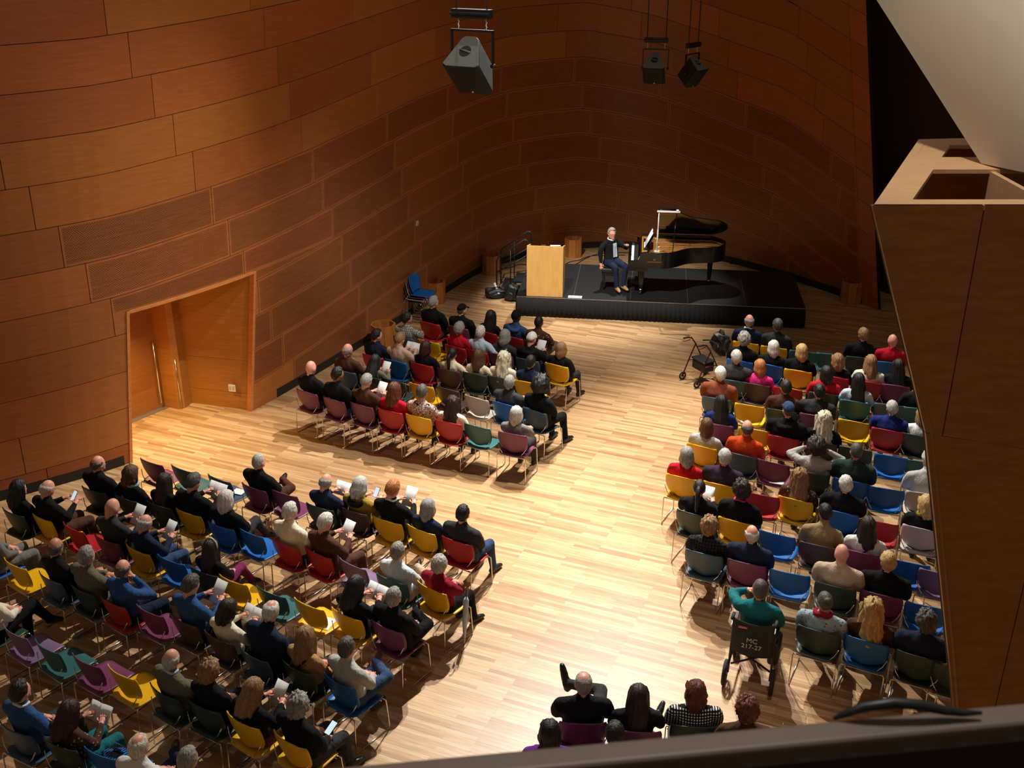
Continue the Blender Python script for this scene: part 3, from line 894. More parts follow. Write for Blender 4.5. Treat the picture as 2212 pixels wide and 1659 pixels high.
# score on the desk
sc = empty('sheet_music', pw(.335, .62, .975), SA); tag(sc, 'tall white pages of sheet music standing on the piano desk', 'sheet music')
for s in (-1, 1):
    m = MB(); P = []
    for i in range(7):
        t = i / 6; row = []
        for q in (0, .5, 1):
            row.append(Vector((.16 * q + .012 * math.sin(t * math.pi), s * .235 * t, .32 * q)))
        P.append(row)
    m.grid_slab(P, .003); m.build('page', PAPER, sc, True)
m = MB(); m.box((-.006, -.20, -.002), (.05, .20, .02)); m.build('clip', SILVER, sc)
# overhead lamp standing on the piano
lp = empty('piano_lamp', pw(.60, .10, 1.0), SA); tag(lp, 'slim silver overhead lamp stand on the front of the piano', 'lamp')
m = MB(); m.box((-.05, -.04, 0), (.05, .04, .02)); bevel(m.build('base', SILVER, lp), .005)
MB().tube([(0, 0, .02), (0, 0, .48), (0, 0, .50), (.0, 0, .86)], [.022, .018, .010, .010], 10).build('pole', SILVER, lp, True)
m = MB(); m.box((-.04, -.025, .86), (.44, .025, .89)); bevel(m.build('arm', SILVER, lp), .004)
m = MB(); m.box((.36, -.03, .89), (.41, .03, .92)); bevel(m.build('lamp_head', WHITE, lp), .004)
# bench
bn = empty('piano_bench', stg(1.96, .98, SH), SA); tag(bn, 'black padded piano bench under the pianist', 'bench')
m = MB(); m.box((-.17, -.36, .40), (.17, .36, .50)); bevel(m.build('cushion', BLACK, bn), .03, 3)
m = MB(); m.box((-.16, -.34, .33), (.16, .34, .40)); m.build('apron', LACQUER, bn)
for i in (-1, 1):
    for j in (-1, 1):
        m = MB(); m.box((i * .13 - .022, j * .30 - .022, 0), (i * .13 + .022, j * .30 + .022, .33)); m.build('leg', LACQUER, bn)

# ------------------------------------------------------------------ stage steps with rails, bags
st = empty('stage_steps', stg(-.30, 1.50, 0), SA); tag(st, 'black stage steps with two tube handrails left of lectern', 'steps')
for i, (z, x) in enumerate(((.15, -.10), (.30, .18))):
    m = MB(); m.box((x - .14, -.05, z - .03), (x + .14, .62, z)); m.build('tread', BLACK, st)
    m = MB(); m.box((x + .12, -.05, z - .15), (x + .14, .62, z - .03)); m.build('riser', BLACK, st)
for y in (-.06, .63):
    m = MB()
    m.tube([(-.34, y, 0), (-.34, y, .78), (-.30, y, .86), (.30, y, 1.30), (.36, y, 1.28), (.38, y, 1.22), (.38, y, .30)], .017, 8)
    m.tube([(-.34, y, .50), (.38, y, .94)], .014, 8); m.tube([(-.02, y, .14), (-.02, y, 1.06)], .013, 8)
    m.tube([(-.34, y, .04), (.38, y, .04)], .014, 8)
    m.build('handrail', BLACK, st, True)
def bag(name, p, rz, w, d, h, label, strap=True, mat=BLACK):
    o = empty(name, p, rz); tag(o, label, 'bag')
    m = MB(); m.ell((0, 0, h * .5), (w / 2, d / 2, h / 2), 28, 18, fn=lambda q: Vector((math.copysign(abs(q.x / (w / 2)) ** .6 * w / 2, q.x), math.copysign(abs(q.y / (d / 2)) ** .6 * d / 2, q.y), math.copysign(abs(q.z / (h / 2)) ** .65 * h / 2, q.z))))
    m.v = [tuple(Vector(p) + Vector((noise.noise(Vector(p) * 9 + Vector((w * 50, 0, 0))), noise.noise(Vector(p) * 9 + Vector((7, w * 50, 0))), .8 * noise.noise(Vector(p) * 7 + Vector((0, 3, w * 40))))) * .07 * min(w, h) / .3) for p in m.v]
    zmin = min(p[2] for p in m.v); m.v = [(x, y, z - zmin) for x, y, z in m.v]
    m.build('body', mat, o, True)
    m = MB(); m.ell((0, -d * .46, h * .4), (w * .36, d * .14, h * .3), 12, 8); m.build('pocket', mat, o, True)
    if strap:
        m = MB(); m.tube([(-w * .2, 0, h * .95), (-w * .12, 0, h * 1.2), (w * .12, 0, h * 1.2), (w * .2, 0, h * .95)], .01, 6); m.build('strap', mat, o, True)
    return o
bag('black_bag', stg(-.62, 1.16, .0), SA + .4, .52, .30, .20, 'black bag slumped on the stage steps')
bag('black_backpack', stg(-.23, .98, 0), SA - .3, .30, .26, .34, 'black backpack leaning beside the lectern')
slab_at('folded_paper', stg(-.60, 1.16, .21), SA + .5, .05, .34, .008, PAPER, 'white paper strip lying on the bags', 'paper', .5)

# ------------------------------------------------------------------ octagonal wooden bins along the wall
BINW, _, _ = mat_wood('oak_bin', srgb(168, 104, 46), srgb(196, 130, 66), coord='Object', grain=(9, 9, 2))
def bin_(x, y, label, s=1.0, rz=.2, dx=0, dy=0):
    p = at(x, y); o = empty('octagonal_bin', (p.x + dx, p.y + dy, 0), rz); tag(o, label, 'floor bin', 'octagonal wooden bins')
    r, h, n = .24 * s, .50 * s, 8
    for i in range(n):
        a0, a1 = (i + .02) * 2 * math.pi / n, (i + .98) * 2 * math.pi / n
        m = MB(); poly = [(r * math.cos(a0), r * math.sin(a0)), (r * math.cos(a1), r * math.sin(a1)), ((r - .03) * math.cos(a1), (r - .03) * math.sin(a1)), ((r - .03) * math.cos(a0), (r - .03) * math.sin(a0))]
        m.prism(poly, 0, h); m.build('stave', BINW, o)
    m = MB(); m.prism([((r - .03) * math.cos(2 * math.pi * i / n), (r - .03) * math.sin(2 * math.pi * i / n)) for i in range(n)], .0, .04); m.build('bottom', DARK, o)
bin_(940, 652, 'octagonal wooden bin beside the stack of spare chairs')
bin_(830, 752, 'octagonal wooden bin against the wall behind front-row listeners', 1.05)
bin_(1238, 553, 'octagonal wooden bin behind the stage, right of the lectern', .95)
bin_(1062, 590, 'octagonal wooden bin in the dark behind the stage steps', .95)
bin_(1655, 582, 'octagonal wooden bin behind the tail of the piano', .9)
bin_(1836, 652, 'octagonal wooden bin near the free right edge of the wall')
mo = empty('floor_monitor', at(1586, 566), .3); tag(mo, 'small black floor loudspeaker behind the piano tail', 'loudspeaker')
m = MB(); m.rings([[(x, y, z) for y, z in ((-.13, 0), (.13, 0), (.13, .20), (.02, .26), (-.13, .10))] for x in (-.16, .16)]); m.build('cabinet', BLACK, mo)
m = MB(); m.add([(-.14, -.122, .115), (.14, -.122, .115), (.14, .012, .255), (-.14, .012, .255)], [(0, 1, 2, 3)]); m.v = [(x, y - .008, z + .006) for x, y, z in m.v]; m.build('grille', RUBBER, mo)
def cable(pts, label):
    P = cm([at(x, y, .012) for x, y in pts], 5)
    m = MB(); m.tube(P, .010, 6); o = m.build('floor_cable', RUBBER, None, True); tag(o, label, 'cable', 'cables behind the stage')
cable([(1215, 575), (1230, 566), (1250, 562), (1275, 553), (1310, 552), (1350, 551)], 'black cable looping on floor right of the wooden bin')
cable([(1218, 580), (1245, 570), (1262, 560), (1290, 549), (1340, 546), (1380, 545)], 'black cable running behind the pianist along the floor')
cable([(1150, 571), (1120, 572), (1105, 577), (1090, 580)], 'black cable trailing behind the stage steps')

# ------------------------------------------------------------------ hanging loudspeakers
GRILLE = mat_plain('speaker_grille', (0.007, 0.0075, 0.0065), 0.85, bump=.3, scale=250)
CAB = mat_plain('speaker_cabinet', (0.014, 0.015, 0.015), 0.6)
CABT = mat_plain('speaker_top_plate', (0.17, 0.185, 0.19), 0.38)
def speaker(pos, yaw, tilt, s, label, wire=True):
    o = empty('hanging_loudspeaker', pos, yaw); tag(o, label, 'loudspeaker'); o.scale = (s, s, s)
    R = Matrix.Rotation(tilt, 4, 'X')
    T = [(-.29, -.22), (-.23, -.26), (.23, -.26), (.29, -.22), (.13, .22), (.08, .26), (-.08, .26), (-.13, .22)]
    m = MB(); m.prism(T, -.30, .285); m.v = [tuple(R @ Vector(p)) for p in m.v]; smooth_edges(bevel(m.build('cabinet', CAB, o), .012), 30)
    m = MB(); m.prism([(x * .97, y * .97) for x, y in T], .285, .30); m.v = [tuple(R @ Vector(p)) for p in m.v]; smooth_edges(m.build('top_plate', CABT, o), 30)
    m = MB(); m.tube([(0, 0, .301), (0, 0, .304)], .09, 20); m.v = [tuple(R @ Vector(p)) for p in m.v]; m.build('handle_cup', RUBBER, o)
    m = MB(); m.tube([(-.09, 0.02, .308), (.09, -.02, .308)], .013, 8); m.v = [tuple(R @ Vector(p)) for p in m.v]; m.build('handle_bar', CABT, o, True)
    m = MB(); m.prism([(-.235, -.272), (.235, -.272), (.287, -.23), (-.287, -.23)], -.29, .28); m.v = [tuple(R @ Vector(p)) for p in m.v]; m.build('grille', GRILLE, o)
    m = MB(); m.box((-.014, -.277, -.27), (.014, -.271, -.245)); m.v = [tuple(R @ Vector(p)) for p in m.v]; m.build('badge', SILVER, o)
    m = MB()
    m.box((-.335, -.025, -.03), (-.315, .025, .47)); m.box((.315, -.025, -.03), (.335, .025, .47)); m.box((-.335, -.025, .45), (.335, .025, .48)); m.build('yoke', BLACK, o)
    for x in (-.325, .325): 
        MB().tube([(x - .03, 0, 0), (x + .03, 0, 0)], .03, 10).build('yoke_knob', BLACK, o, True)
    for x in (-.22, .22):
        m = MB()
        for k in range(5): m.tube([(x + .012 * (k % 2), 0, .48 + k * .03), (x - .012 * (k % 2), .012, .48 + k * .03 + .035)], .008, 5)
        m.build('chain', SILVER if wire else BLACK, o)
    m = MB(); m.box((-.30, -.06, .63), (.30, .06, .75)); m.tube([(-.31, -.065, .69), (.31, -.065, .69)], .022, 8); m.build('hanger_bar', BLACK, o)
    for x in (-.24, .24):
        MB().tube([(x, 0, .75), (x, 0, 2.6)], .012, 6).build('drop_cable', RUBBER, o)
    return o
def spk_at(x, y, zc): return Vector((0, 0, CAM_Z)) + ray(x, y) * zc
speaker(spk_at(1021, 140, 11.8), math.radians(-26), math.radians(46), .78, 'large black hanging loudspeaker with pale grey top, nearest of three')
speaker(spk_at(1415, 147, 20.3), math.radians(-14), math.radians(42), .74, 'black hanging loudspeaker facing outward, left of the far pair')
speaker(spk_at(1494, 155, 20.6), math.radians(50), math.radians(36), .72, 'black hanging loudspeaker turned aside, right of the far pair')

# ------------------------------------------------------------------ rollator and wheelchair
WINE = mat_plain('dark_red_paint', srgb(74, 20, 24), .35, .3)
def wheel(par, c, r, w, axis, name='wheel'):
    c = Vector(c); ax = Vector(axis).normalized()
    a = ax.orthogonal().normalized(); b = ax.cross(a)
    m = MB(); m.tube([c + (a * math.cos(t) + b * math.sin(t)) * (r - w) for t in np.linspace(0, 2 * math.pi, 25)[:-1]], w, 8, closed=True)
    o = m.build(name, RUBBER, par, True)
    h = MB(); h.tube([c - ax * .02, c + ax * .02], .022, 10)
    for k in range(6):
        t = k * math.pi / 3; h.tube([c, c + (a * math.cos(t) + b * math.sin(t)) * (r - w * 1.3)], .006, 5)
    h.build('wheel_hub', BLACK, o)
    return o
# rollator: drives towards +y, handles at the rear
r_ax = math.radians(-62)
ro = empty('rollator_walker', (3.56, 18.33, 0), r_ax); ro.scale = (.9, .9, .9); tag(ro, 'dark red rollator walker with black seat in the aisle', 'walker')
for s in (-1, 1):
    x = s * .25
    m = MB(); m.tube([(x, -.30, .10), (x, -.16, .45), (x, -.02, .75), (x, -.02, .78)], .014, 8)
    m.tube([(x, .30, .12), (x, .18, .40), (x, -.02, .76), (x, -.14, .92), (x, -.32, .94)], .014, 8)
    m.tube([(x, -.17, .42), (x, .18, .42)], .011, 8)
    m.build('side_frame', WINE, ro, True)
    MB().tube([(x, -.20, .935), (x, -.34, .94)], .02, 8).build('hand_grip', RUBBER, ro, True)
    MB().tube([(x, -.14, .90), (x, -.22, .865), (x, -.32, .86), (x, -.35, .88)], .007, 6).build('brake_lever', BLACK, ro, True)
    wheel(ro, (x, -.30, .09), .09, .018, (1, 0, 0)); wheel(ro, (x, .31, .10), .10, .018, (1, 0, 0))
m = MB(); m.box((-.22, -.14, .47), (.22, .16, .51)); bevel(m.build('seat', BLACK, ro), .02, 2)
m = MB(); m.box((-.20, -.12, .27), (.20, .15, .46)); bevel(m.build('basket', BLACK, ro), .02, 2)
MB().tube([(-.25, .16, .80), (-.15, .26, .82), (.15, .26, .82), (.25, .16, .80)], .016, 8).build('back_bar', BLACK, ro, True)
bag('hanging_bag', (3.90, 18.46, .47), r_ax, .40, .16, .42, 'black bag hanging from the rollator handles')

WCX = math.radians(-20)
wc_p = Vector((2.78, 9.95, 0))
wc = empty('transport_wheelchair', wc_p, WCX); tag(wc, 'black transport wheelchair with stencilled lettering on its back', 'wheelchair')
CANVAS = mat_plain('black_canvas', (0.026, 0.027, 0.022), .85, bump=.3, scale=60)
for s in (-1, 1):
    x = s * .235
    m = MB(); m.tube([(x, -.36, .96), (x, -.30, .94), (x, -.25, .88), (x, -.24, .46), (x, -.26, .30), (x, -.30, .17)], .013, 8)
    m.tube([(x, -.24, .47), (x, .22, .47), (x, .30, .40), (x, .42, .12)], .013, 8); m.tube([(x, -.24, .68), (x, .10, .68), (x, .14, .62), (x, .14, .47)], .012, 8)
    m.tube([(x, -.26, .28), (x, .24, .28), (x, .24, .46)], .012, 8)
    m.build('side_frame', BLACK, wc, True)
    MB().tube([(x, -.25, .95), (x, -.38, .965)], .019, 8).build('push_handle', RUBBER, wc, True)
    MB().tube([(x, -.30, .92), (x, -.36, .88), (x, -.40, .89)], .006, 6).build('brake_lever', SILVER, wc, True)
    m = MB(); m.box((x - .03, -.20, .68), (x + .03, .12, .715)); bevel(m.build('armrest', BLACK, wc), .012)
    wheel(wc, (x + s * .03, -.30, .155), .155, .022, (1, 0, 0), 'rear_wheel')
    wheel(wc, (x, .26, .10), .10, .018, (1, 0, 0), 'front_wheel')
    m = MB(); m.box((x - s * .16, .38, .10), (x, .56, .115)); m.build('footrest', BLACK, wc)
    MB().tube([(-s * .22, -.20, .22), (s * .22, -.16, .44)], .012, 8).build('cross_brace', BLACK, wc, True)
m = MB(); P = []
for i in range(13):
    t = i / 12 * 2 - 1; row = []
    for q in np.linspace(0, 1, 7):
        z = .46 + .44 * q; xw = .232
        row.append(Vector((t * xw, -.262 - .035 * (1 - t * t) * (1 - .3 * q), z - (.035 * (1 - t * t) if q > .9 else 0) - (.02 * (1 - t * t) if q < .1 else 0))))
    P.append(row)
m.grid_slab(P, .008); m.build('backrest', CANVAS, wc, True)
m = MB(); m.box((-.225, -.24, .455), (.225, .22, .475)); m.build('seat', CANVAS, wc)
STEN = mat_plain('stencil_paint', (.62, .61, .55), .8)
text('stencil_lettering', 'MC', .085, (-.005, -.313, .665), (math.pi / 2, 0, 0), STEN, wc, .001)
text('stencil_lettering', '217-27', .080, (-.005, -.313, .585), (math.pi / 2, 0, 0), STEN, wc, .001)
m = MB(); m.box((-.17, -.300, .80), (-.07, -.292, .83)); bd_ = m.build('maker_badge', mat_plain('red_badge', srgb(170, 50, 46), .6), wc)
m = MB(); m.tube([(-.162, -.302, .812), (-.14, -.302, .822), (-.12, -.302, .81), (-.10, -.302, .82), (-.078, -.302, .812)], .003, 5); m.build('badge_script', WHITE, bd_)
m = MB(); m.box((.17, -.20, .30), (.30, .10, .60)); bevel(m.build('side_pouch', BLACK, wc), .04, 3)

# ------------------------------------------------------------------ stacking chairs
CH_COL = {'R': ('red', srgb(176, 32, 40)), 'O': ('orange-red', srgb(178, 50, 28)), 'Y': ('yellow', srgb(236, 182, 14)), 'M': ('plum', srgb(118, 56, 92)), 'B': ('blue', srgb(12, 98, 178)),
          'S': ('slate blue', srgb(56, 84, 104)), 'T': ('teal', srgb(46, 100, 102)), 'G': ('dark green', srgb(44, 62, 54)), 'L': ('lavender', srgb(122, 98, 132)), 'K': ('dark brown', srgb(74, 54, 54)), 'W': ('pale grey', srgb(186, 178, 170))}
CHM = {k: mat_plain('chair_plastic_' + v[0].replace(' ', '_').replace('-', '_'), v[1], .42, bump=.12, scale=160, var=.05) for k, v in CH_COL.items()}
def chair_back():
    # widths over height: narrow below, widest two thirds up, rounded top
    prof = [(0.0, .150), (.06, .175), (.16, .205), (.28, .228), (.45, .243), (.65, .248), (.85, .243), (.95, .232), (1.0, .205)]
    P = []
    for i in range(15):
        t = i / 14 * 2 - 1; row = []
        for q, w in prof:
            z = .47 + .36 * q - (.02 * t * t if q > .98 else 0) + (.03 * t * t if q < .02 else 0)
            y = -.185 - .075 * q + .055 * t * t
            row.append(Vector((t * w, y, z)))
        P.append(row)
    m = MB(); m.grid_slab(P, .011); return m
def chair_seat():
    P = []
    for i in range(13):
        t = i / 12 * 2 - 1; row = []
        for q in np.linspace(0, 1, 9):
            y = -.245 + .47 * q
            w = .215 + .02 * math.sin(q * math.pi) - .02 * max(0, q - .85) / .15 - .035 * max(0, .12 - q) / .12
            z = .452 + .012 * t * t - .012 * math.sin(q * math.pi) * (1 - t * t) - (.03 * ((q - .8) / .2) ** 2 if q > .8 else 0)
            row.append(Vector((t * w, y, z)))
        P.append(row)
    m = MB(); m.grid_slab(P, .012); return m
back_me = chair_back().mesh('backrest', True); seat_me = chair_seat().mesh('seat', True)
for me in (back_me, seat_me): me.materials.append(CHM['R'])
def sled(s):
    x = s * .238; m = MB()
    m.tube([(s * .19, -.235, .434), (x - s * .01, -.235, .434), (x, -.245, .41), (x, -.262, .03), (x, -.25, .009), (x, .235, .009), (x, .25, .03), (x, .215, .40), (x - s * .01, .20, .425), (s * .18, .17, .430)], .0075, 8)
    m.tube([(s * .15, .10, .432), (s * .15, -.20, .432), (s * .155, -.235, .47), (s * .205, -.225, .54), (s * .240, -.205, .62)], .006, 6)
    me = m.mesh('side_frame', True); me.materials.append(CHROME); return me
def bar(y):
    m = MB(); m.tube([(-.232, y, .428), (.232, y, .428)], .0065, 8); me = m.mesh('cross_bar', True); me.materials.append(CHROME); return me
def feet(s):
    m = MB(); x = s * .238
    m.box((x - .006, -.24, 0), (x + .006, .225, .004))
    me = m.mesh('glide', False); me.materials.append(RUBBER); return me
sled_me = [sled(-1), sled(1)]; bar_me = [bar(-.235), bar(.16)]; foot_me = [feet(-1), feet(1)]
def make_chair(p, rz, code, label, group):
    o = empty('stacking_chair', p, rz); tag(o, label, 'chair', group)
    for nm, me in (('seat', seat_me), ('backrest', back_me)):
        c = link(nm, me, o); c.material_slots[0].link = 'OBJECT'; c.material_slots[0].material = CHM[code]
    for me in sled_me: link('side_frame', me, o)
    for me in bar_me: link('cross_bar', me, o)
    for me in foot_me: link('glide', me, o)
    return o
stk = at(905, 690)
for i, c in enumerate('KWMB'):
    f = Vector((math.cos(math.radians(-20)), math.sin(math.radians(-20)), 0))
    p = stk + f * (.035 * i) + Vector((0, 0, .055 * i))
    make_chair(p, math.radians(-20 - 90), c, ['lowest dark chair in the stack against the wall', 'pale chair second from bottom of the spare stack', 'plum chair just under the top of the spare stack', 'blue chair topmost in the spare stack beside the bin'][i], 'spare chairs stacked by the wall')

# ------------------------------------------------------------------ people
SKINS = {'p': srgb(226, 160, 138), 'm': srgb(196, 134, 104), 't': srgb(150, 98, 70), 'd': srgb(92, 58, 42)}
def mat_skin(k):
    return mat_plain('skin_' + k, SKINS[k], .48, var=.08, scale=9)
EYE = mat_plain('dark_eye', (0.02, 0.014, 0.012), .2)
HEAD_R = (.077, .098, .120)

def seg_dist(P, a, b, ra, rb):
    ab = b - a; L2 = float(ab @ ab) + 1e-12
    t = np.clip(((P - a) @ ab) / L2, 0, 1)
    d = np.linalg.norm(P - (a + t[:, None] * ab), axis=1)
    return d - (ra + (rb - ra) * t)

def V(*a): return np.array(a, float)

POSES = {}
def pose(name, **kw): POSES[name] = kw
BASE_ARM = dict(eR=(.245, -.03, .74), hR=(.085, .20, .60), eL=(-.245, -.03, .74), hL=(-.085, .22, .60))
BASE_LEG = dict(kR=(.12, .38, .505), aR=(.12, .45, .10), tR=(.14, .61, .035), kL=(-.12, .38, .505), aL=(-.12, .42, .10), tL=(-.14, .58, .035))
pose('lap', **BASE_ARM, **BASE_LEG, pitch=4)
pose('clasp', eR=(.25, -.02, .74), hR=(.045, .16, .64), eL=(-.25, -.02, .74), hL=(-.045, .17, .645), **{**BASE_LEG, 'kR': (.15, .36, .505), 'kL': (-.15, .36, .505)}, pitch=0)
pose('read', eR=(.25, .00, .76), hR=(.11, .235, .84), eL=(-.25, .0, .76), hL=(-.11, .235, .84), **BASE_LEG, pitch=24)
pose('folded', eR=(.235, .03, .78), hR=(-.11, .13, .80), eL=(-.235, .04, .77), hL=(.11, .115, .845), **BASE_LEG, pitch=2)
pose('cross', eR=(.245, .0, .75), hR=(.06, .20, .66), eL=(-.245, -.02, .75), hL=(-.03, .18, .66), kR=(.17, .33, .60), aR=(-.12, .44, .60), tR=(-.20, .58, .58), kL=(-.11, .37, .505), aL=(-.10, .36, .10), tL=(-.12, .52, .035), pitch=0)
pose('knee', eR=(.245, .0, .75), hR=(.06, .20, .66), eL=(-.245, -.02, .75), hL=(-.03, .18, .66), kR=(.02, .40, .60), aR=(.0, .58, .28), tR=(.03, .70, .20), kL=(-.07, .37, .505), aL=(-.08, .34, .10), tL=(-.10, .50, .035), pitch=4)
pose('sprawl', eR=(.25, .0, .74), hR=(.10, .22, .66), eL=(-.25, -.0, .74), hL=(-.06, .22, .66), kR=(.22, .50, .60), aR=(-.14, .62, .58), tR=(-.19, .70, .74), kL=(-.10, .42, .505), aL=(-.10, .42, .10), tL=(-.12, .58, .035), pitch=2)
pose('kneeL', eR=(.245, .0, .75), hR=(.06, .20, .66), eL=(-.245, -.02, .75), hL=(-.03, .18, .66), kL=(.04, .42, .60), aL=(.26, .58, .34), tL=(.32, .70, .42), kR=(.08, .37, .505), aR=(.08, .34, .10), tR=(.10, .50, .035), pitch=4)
pose('chin', eR=(.20, .16, .76), hR=(.055, .045, 1.055), eL=(-.245, -.02, .74), hL=(-.02, .19, .66), **BASE_LEG, pitch=6, lean=.04)
pose('drape', eR=(.30, -.08, .80), hR=(.50, -.06, .84), eL=(-.245, -.03, .74), hL=(-.06, .18, .62), **BASE_LEG, pitch=0)
pose('armsup', eR=(.36, .05, .98), hR=(.13, -.02, 1.12), eL=(-.38, .02, .93), hL=(-.15, .0, 1.10), **BASE_LEG, pitch=12)
pose('cheekL', eL=(-.30, .10, .92), hL=(-.10, .03, 1.06), eR=(.25, -.02, .74), hR=(.12, .18, .72), **BASE_LEG, pitch=-2)
pose('lean', **BASE_ARM, **BASE_LEG, pitch=10, lean=.10)
pose('pianist', eR=(.31, -.06, .78), hR=(.34, .02, .53), eL=(-.30, .08, .82), hL=(-.12, .30, .96), kR=(.20, .34, .515), aR=(.16, .36, .10), tR=(.22, .52, .035), kL=(-.04, .40, .515), aL=(-.02, .36, .10), tL=(.0, .52, .035), pitch=2)

_bodies = {}
def body_mesh(pname, yaw, build):
    key = (pname, yaw, build)
    if key in _bodies: return _bodies[key]
    p = POSES[pname]; lean = p.get('lean', 0.0)
    bw = {'s': .90, 'm': 1.0, 'l': 1.14}[build]
    def ln(z): return lean * max(0, (z - .5)) / .5
    spine = [(.455, -.045, .165, .115), (.50, -.05, .195, .14), (.58, -.055, .185, .13), (.68, -.065, .172, .118), (.78, -.08, .176, .115), (.85, -.095, .190, .116), (.905, -.10, .190, .104), (.95, -.10, .165, .090), (.985, -.098, .112, .074), (1.02, -.09, .072, .064)]
    mb = MB(); segs = []     # (class, a, b, ra, rb)
    rings = []
    for z, y, rx, ry in spine:
        bx = bw if z < 1.0 else 1.0
        by = (bw if .5 < z < .9 else 1.0)
        rings.append([(rx * bx * math.cos(t), y + ln(z) + ry * by * math.sin(t), z) for t in np.linspace(0, 2 * math.pi, 21)[:-1]])
    mb.rings(rings)
    for (z0, y0, x0, r0), (z1, y1, x1, r1) in zip(spine[:-1], spine[1:]):
        for fx in (-.55, 0, .55):
            a, b = V(fx * x0 * bw, y0 + ln(z0), z0), V(fx * x1 * bw, y1 + ln(z1), z1)
            segs.append((2 if z1 < .60 else 1, a, b, r0, r1))
    def limb(cls, pts, rs, n=12):
        pts = [V(*q) for q in pts]
        mb.tube([Vector(q) for q in pts], rs, n)
        for q, r in ((pts[0], rs[0]), (pts[-1], rs[-1])): mb.ell(q, (r, r, r), 10, 7)
        for i in range(1, len(pts) - 1): mb.ell(pts[i], (rs[i],) * 3, 10, 7)
        for a, b, ra, rb in zip(pts[:-1], pts[1:], rs[:-1], rs[1:]): segs.append((cls, a, b, ra, rb))
    # head
    hc = Vector((0, -.07 + ln(1.2), 1.145)); pit = p.get('pitch', 0)
    HM = Matrix.Translation(hc) @ Matrix.Rotation(math.radians(yaw), 4, 'Z') @ Matrix.Rotation(math.radians(-pit), 4, 'X')
    hc2 = hc + (Matrix.Rotation(math.radians(yaw), 4, 'Z') @ Vector((0, math.sin(math.radians(pit)) * .05, -math.sin(math.radians(max(pit, 0))) * .02)))
    HM.translation = hc2
    rot = HM.to_3x3()
    def shape(q):
        z = q.z / HEAD_R[2]
        if z < 0:
            q = Vector((q.x * (1 - .26 * (-z) ** 1.4), q.y * (1 - .10 * (-z)) + .012 * (-z), q.z))
        if q.y < 0 and z < -.3: q.y *= 1 - .25 * (-z - .3)
        return q
    mb.ell(hc2, HEAD_R, 20, 14, M=rot.to_4x4(), fn=shape)
    P3 = lambda x, y, z: HM @ Vector((x, y, z))
    mb.ell(P3(0, .098, -.022), (.013, .018, .024), 8, 6, M=rot.to_4x4())
    mb.ell(P3(0, .080, .018), (.05, .018, .014), 8, 6, M=rot.to_4x4())
    mb.ell(P3(0, .083, -.095), (.026, .02, .018), 8, 6, M=rot.to_4x4())
    mb.ell(P3(0, .088, -.060), (.028, .013, .012), 8, 6, M=rot.to_4x4())
    for s in (-1, 1): mb.ell(P3(s * .079, -.004, -.012), (.013, .024, .034), 8, 6, M=rot.to_4x4())
    segs.append((0, np.array(P3(0, 0, .04)), np.array(P3(0, .01, -.05)), .10, .085))
    segs.append((0, np.array(P3(0, .06, -.08)), np.array(P3(0, .09, -.02)), .05, .03))
    segs.append((0, np.array(P3(0, .07, -.10)), np.array(P3(0, .02, -.10)), .045, .05))
    for s in (-1, 1): segs.append((0, np.array(P3(s * .08, -.004, -.03)), np.array(P3(s * .08, -.004, .01)), .02, .02))
    limb(0, [(0, -.09 + ln(1.0), 1.0), tuple(P3(0, -.018, -.075))], [.060, .058])
    # collar of the garment
    mb.tube([Vector((.066 * math.cos(t), -.09 + ln(1.04) + .064 * math.sin(t), 1.000 - .022 * math.sin(t))) for t in np.linspace(0, 2 * math.pi, 17)[:-1]], .014, 6, closed=True)
    for t in np.linspace(0, 2 * math.pi, 9)[:-1]:
        q = V(.070 * math.cos(t), -.09 + ln(1.04) + .068 * math.sin(t), 1.000 - .022 * math.sin(t)); segs.append((1, q, q + V(0, 0, -.03), .014, .03))
    hands = []
    for sgn, sd in ((1, 'R'), (-1, 'L')):
        sh = V(sgn * .195 * (1 + (bw - 1) * .7), -.098 + ln(.92), .912); el = V(*p['e' + sd]) + V(0, ln(.75), 0); hd = V(*p['h' + sd]) + V(0, ln(.65) * .6, 0)
        limb(1, [V(sgn * .06, -.10 + ln(.96), .965), sh], [.055, .066 * bw])
        limb(1, [sh, sh * .45 + el * .55 + V(sgn * .012, 0, 0), el], [.068 * bw, .062 * bw, .056 * bw])
        d = hd - el; d = d / np.linalg.norm(d)
        wr = hd - d * .045
        limb(1, [el, el * .5 + wr * .5, wr], [.052 * bw, .047, .036])
        side = np.cross(d, V(0, 0, 1)); side = side / (np.linalg.norm(side) + 1e-9)
        nrm = np.cross(side, d)
        R = Matrix((Vector(side), Vector(d), Vector(nrm))).transposed().to_4x4()
        c = hd + d * .012
        mb.ell(c, (.041, .052, .020), 12, 8, M=R)
        segs.append((0, hd - d * .02, hd + d * .06, .040, .036))
        hands.append((hd, d, side, nrm, sgn))
        hip = V(sgn * .092 * bw, -.03, .535); kn = V(*p['k' + sd]); an = V(*p['a' + sd]); to = V(*p['t' + sd])
        limb(2, [hip, hip * .5 + kn * .5, kn], [.088 * bw, .079 * bw, .064])
        limb(2, [kn, kn * .6 + an * .4 + V(0, -.012, 0), an], [.064, .060, .050])
        fd = to - an; fd[2] = min(fd[2], 0); 
        heel = an + V(0, 0, -.055) - (to - an) * .22
        if an[2] > .2: heel = an - (to - an) * .15 + V(0, 0, -.035)
        if an[2] <= .2: heel[2] = .045
        limb(3, [heel, heel * .4 + to * .6 + V(0, 0, .012), to + V(0, 0, .004)], [.042, .044, .032])
    me0 = mb.mesh('tmp', fix=True)
    ob = bpy.data.objects.new('tmp', me0); COL.objects.link(ob)
    rm = ob.modifiers.new('r', 'REMESH'); rm.mode = 'VOXEL'; rm.voxel_size = .0165
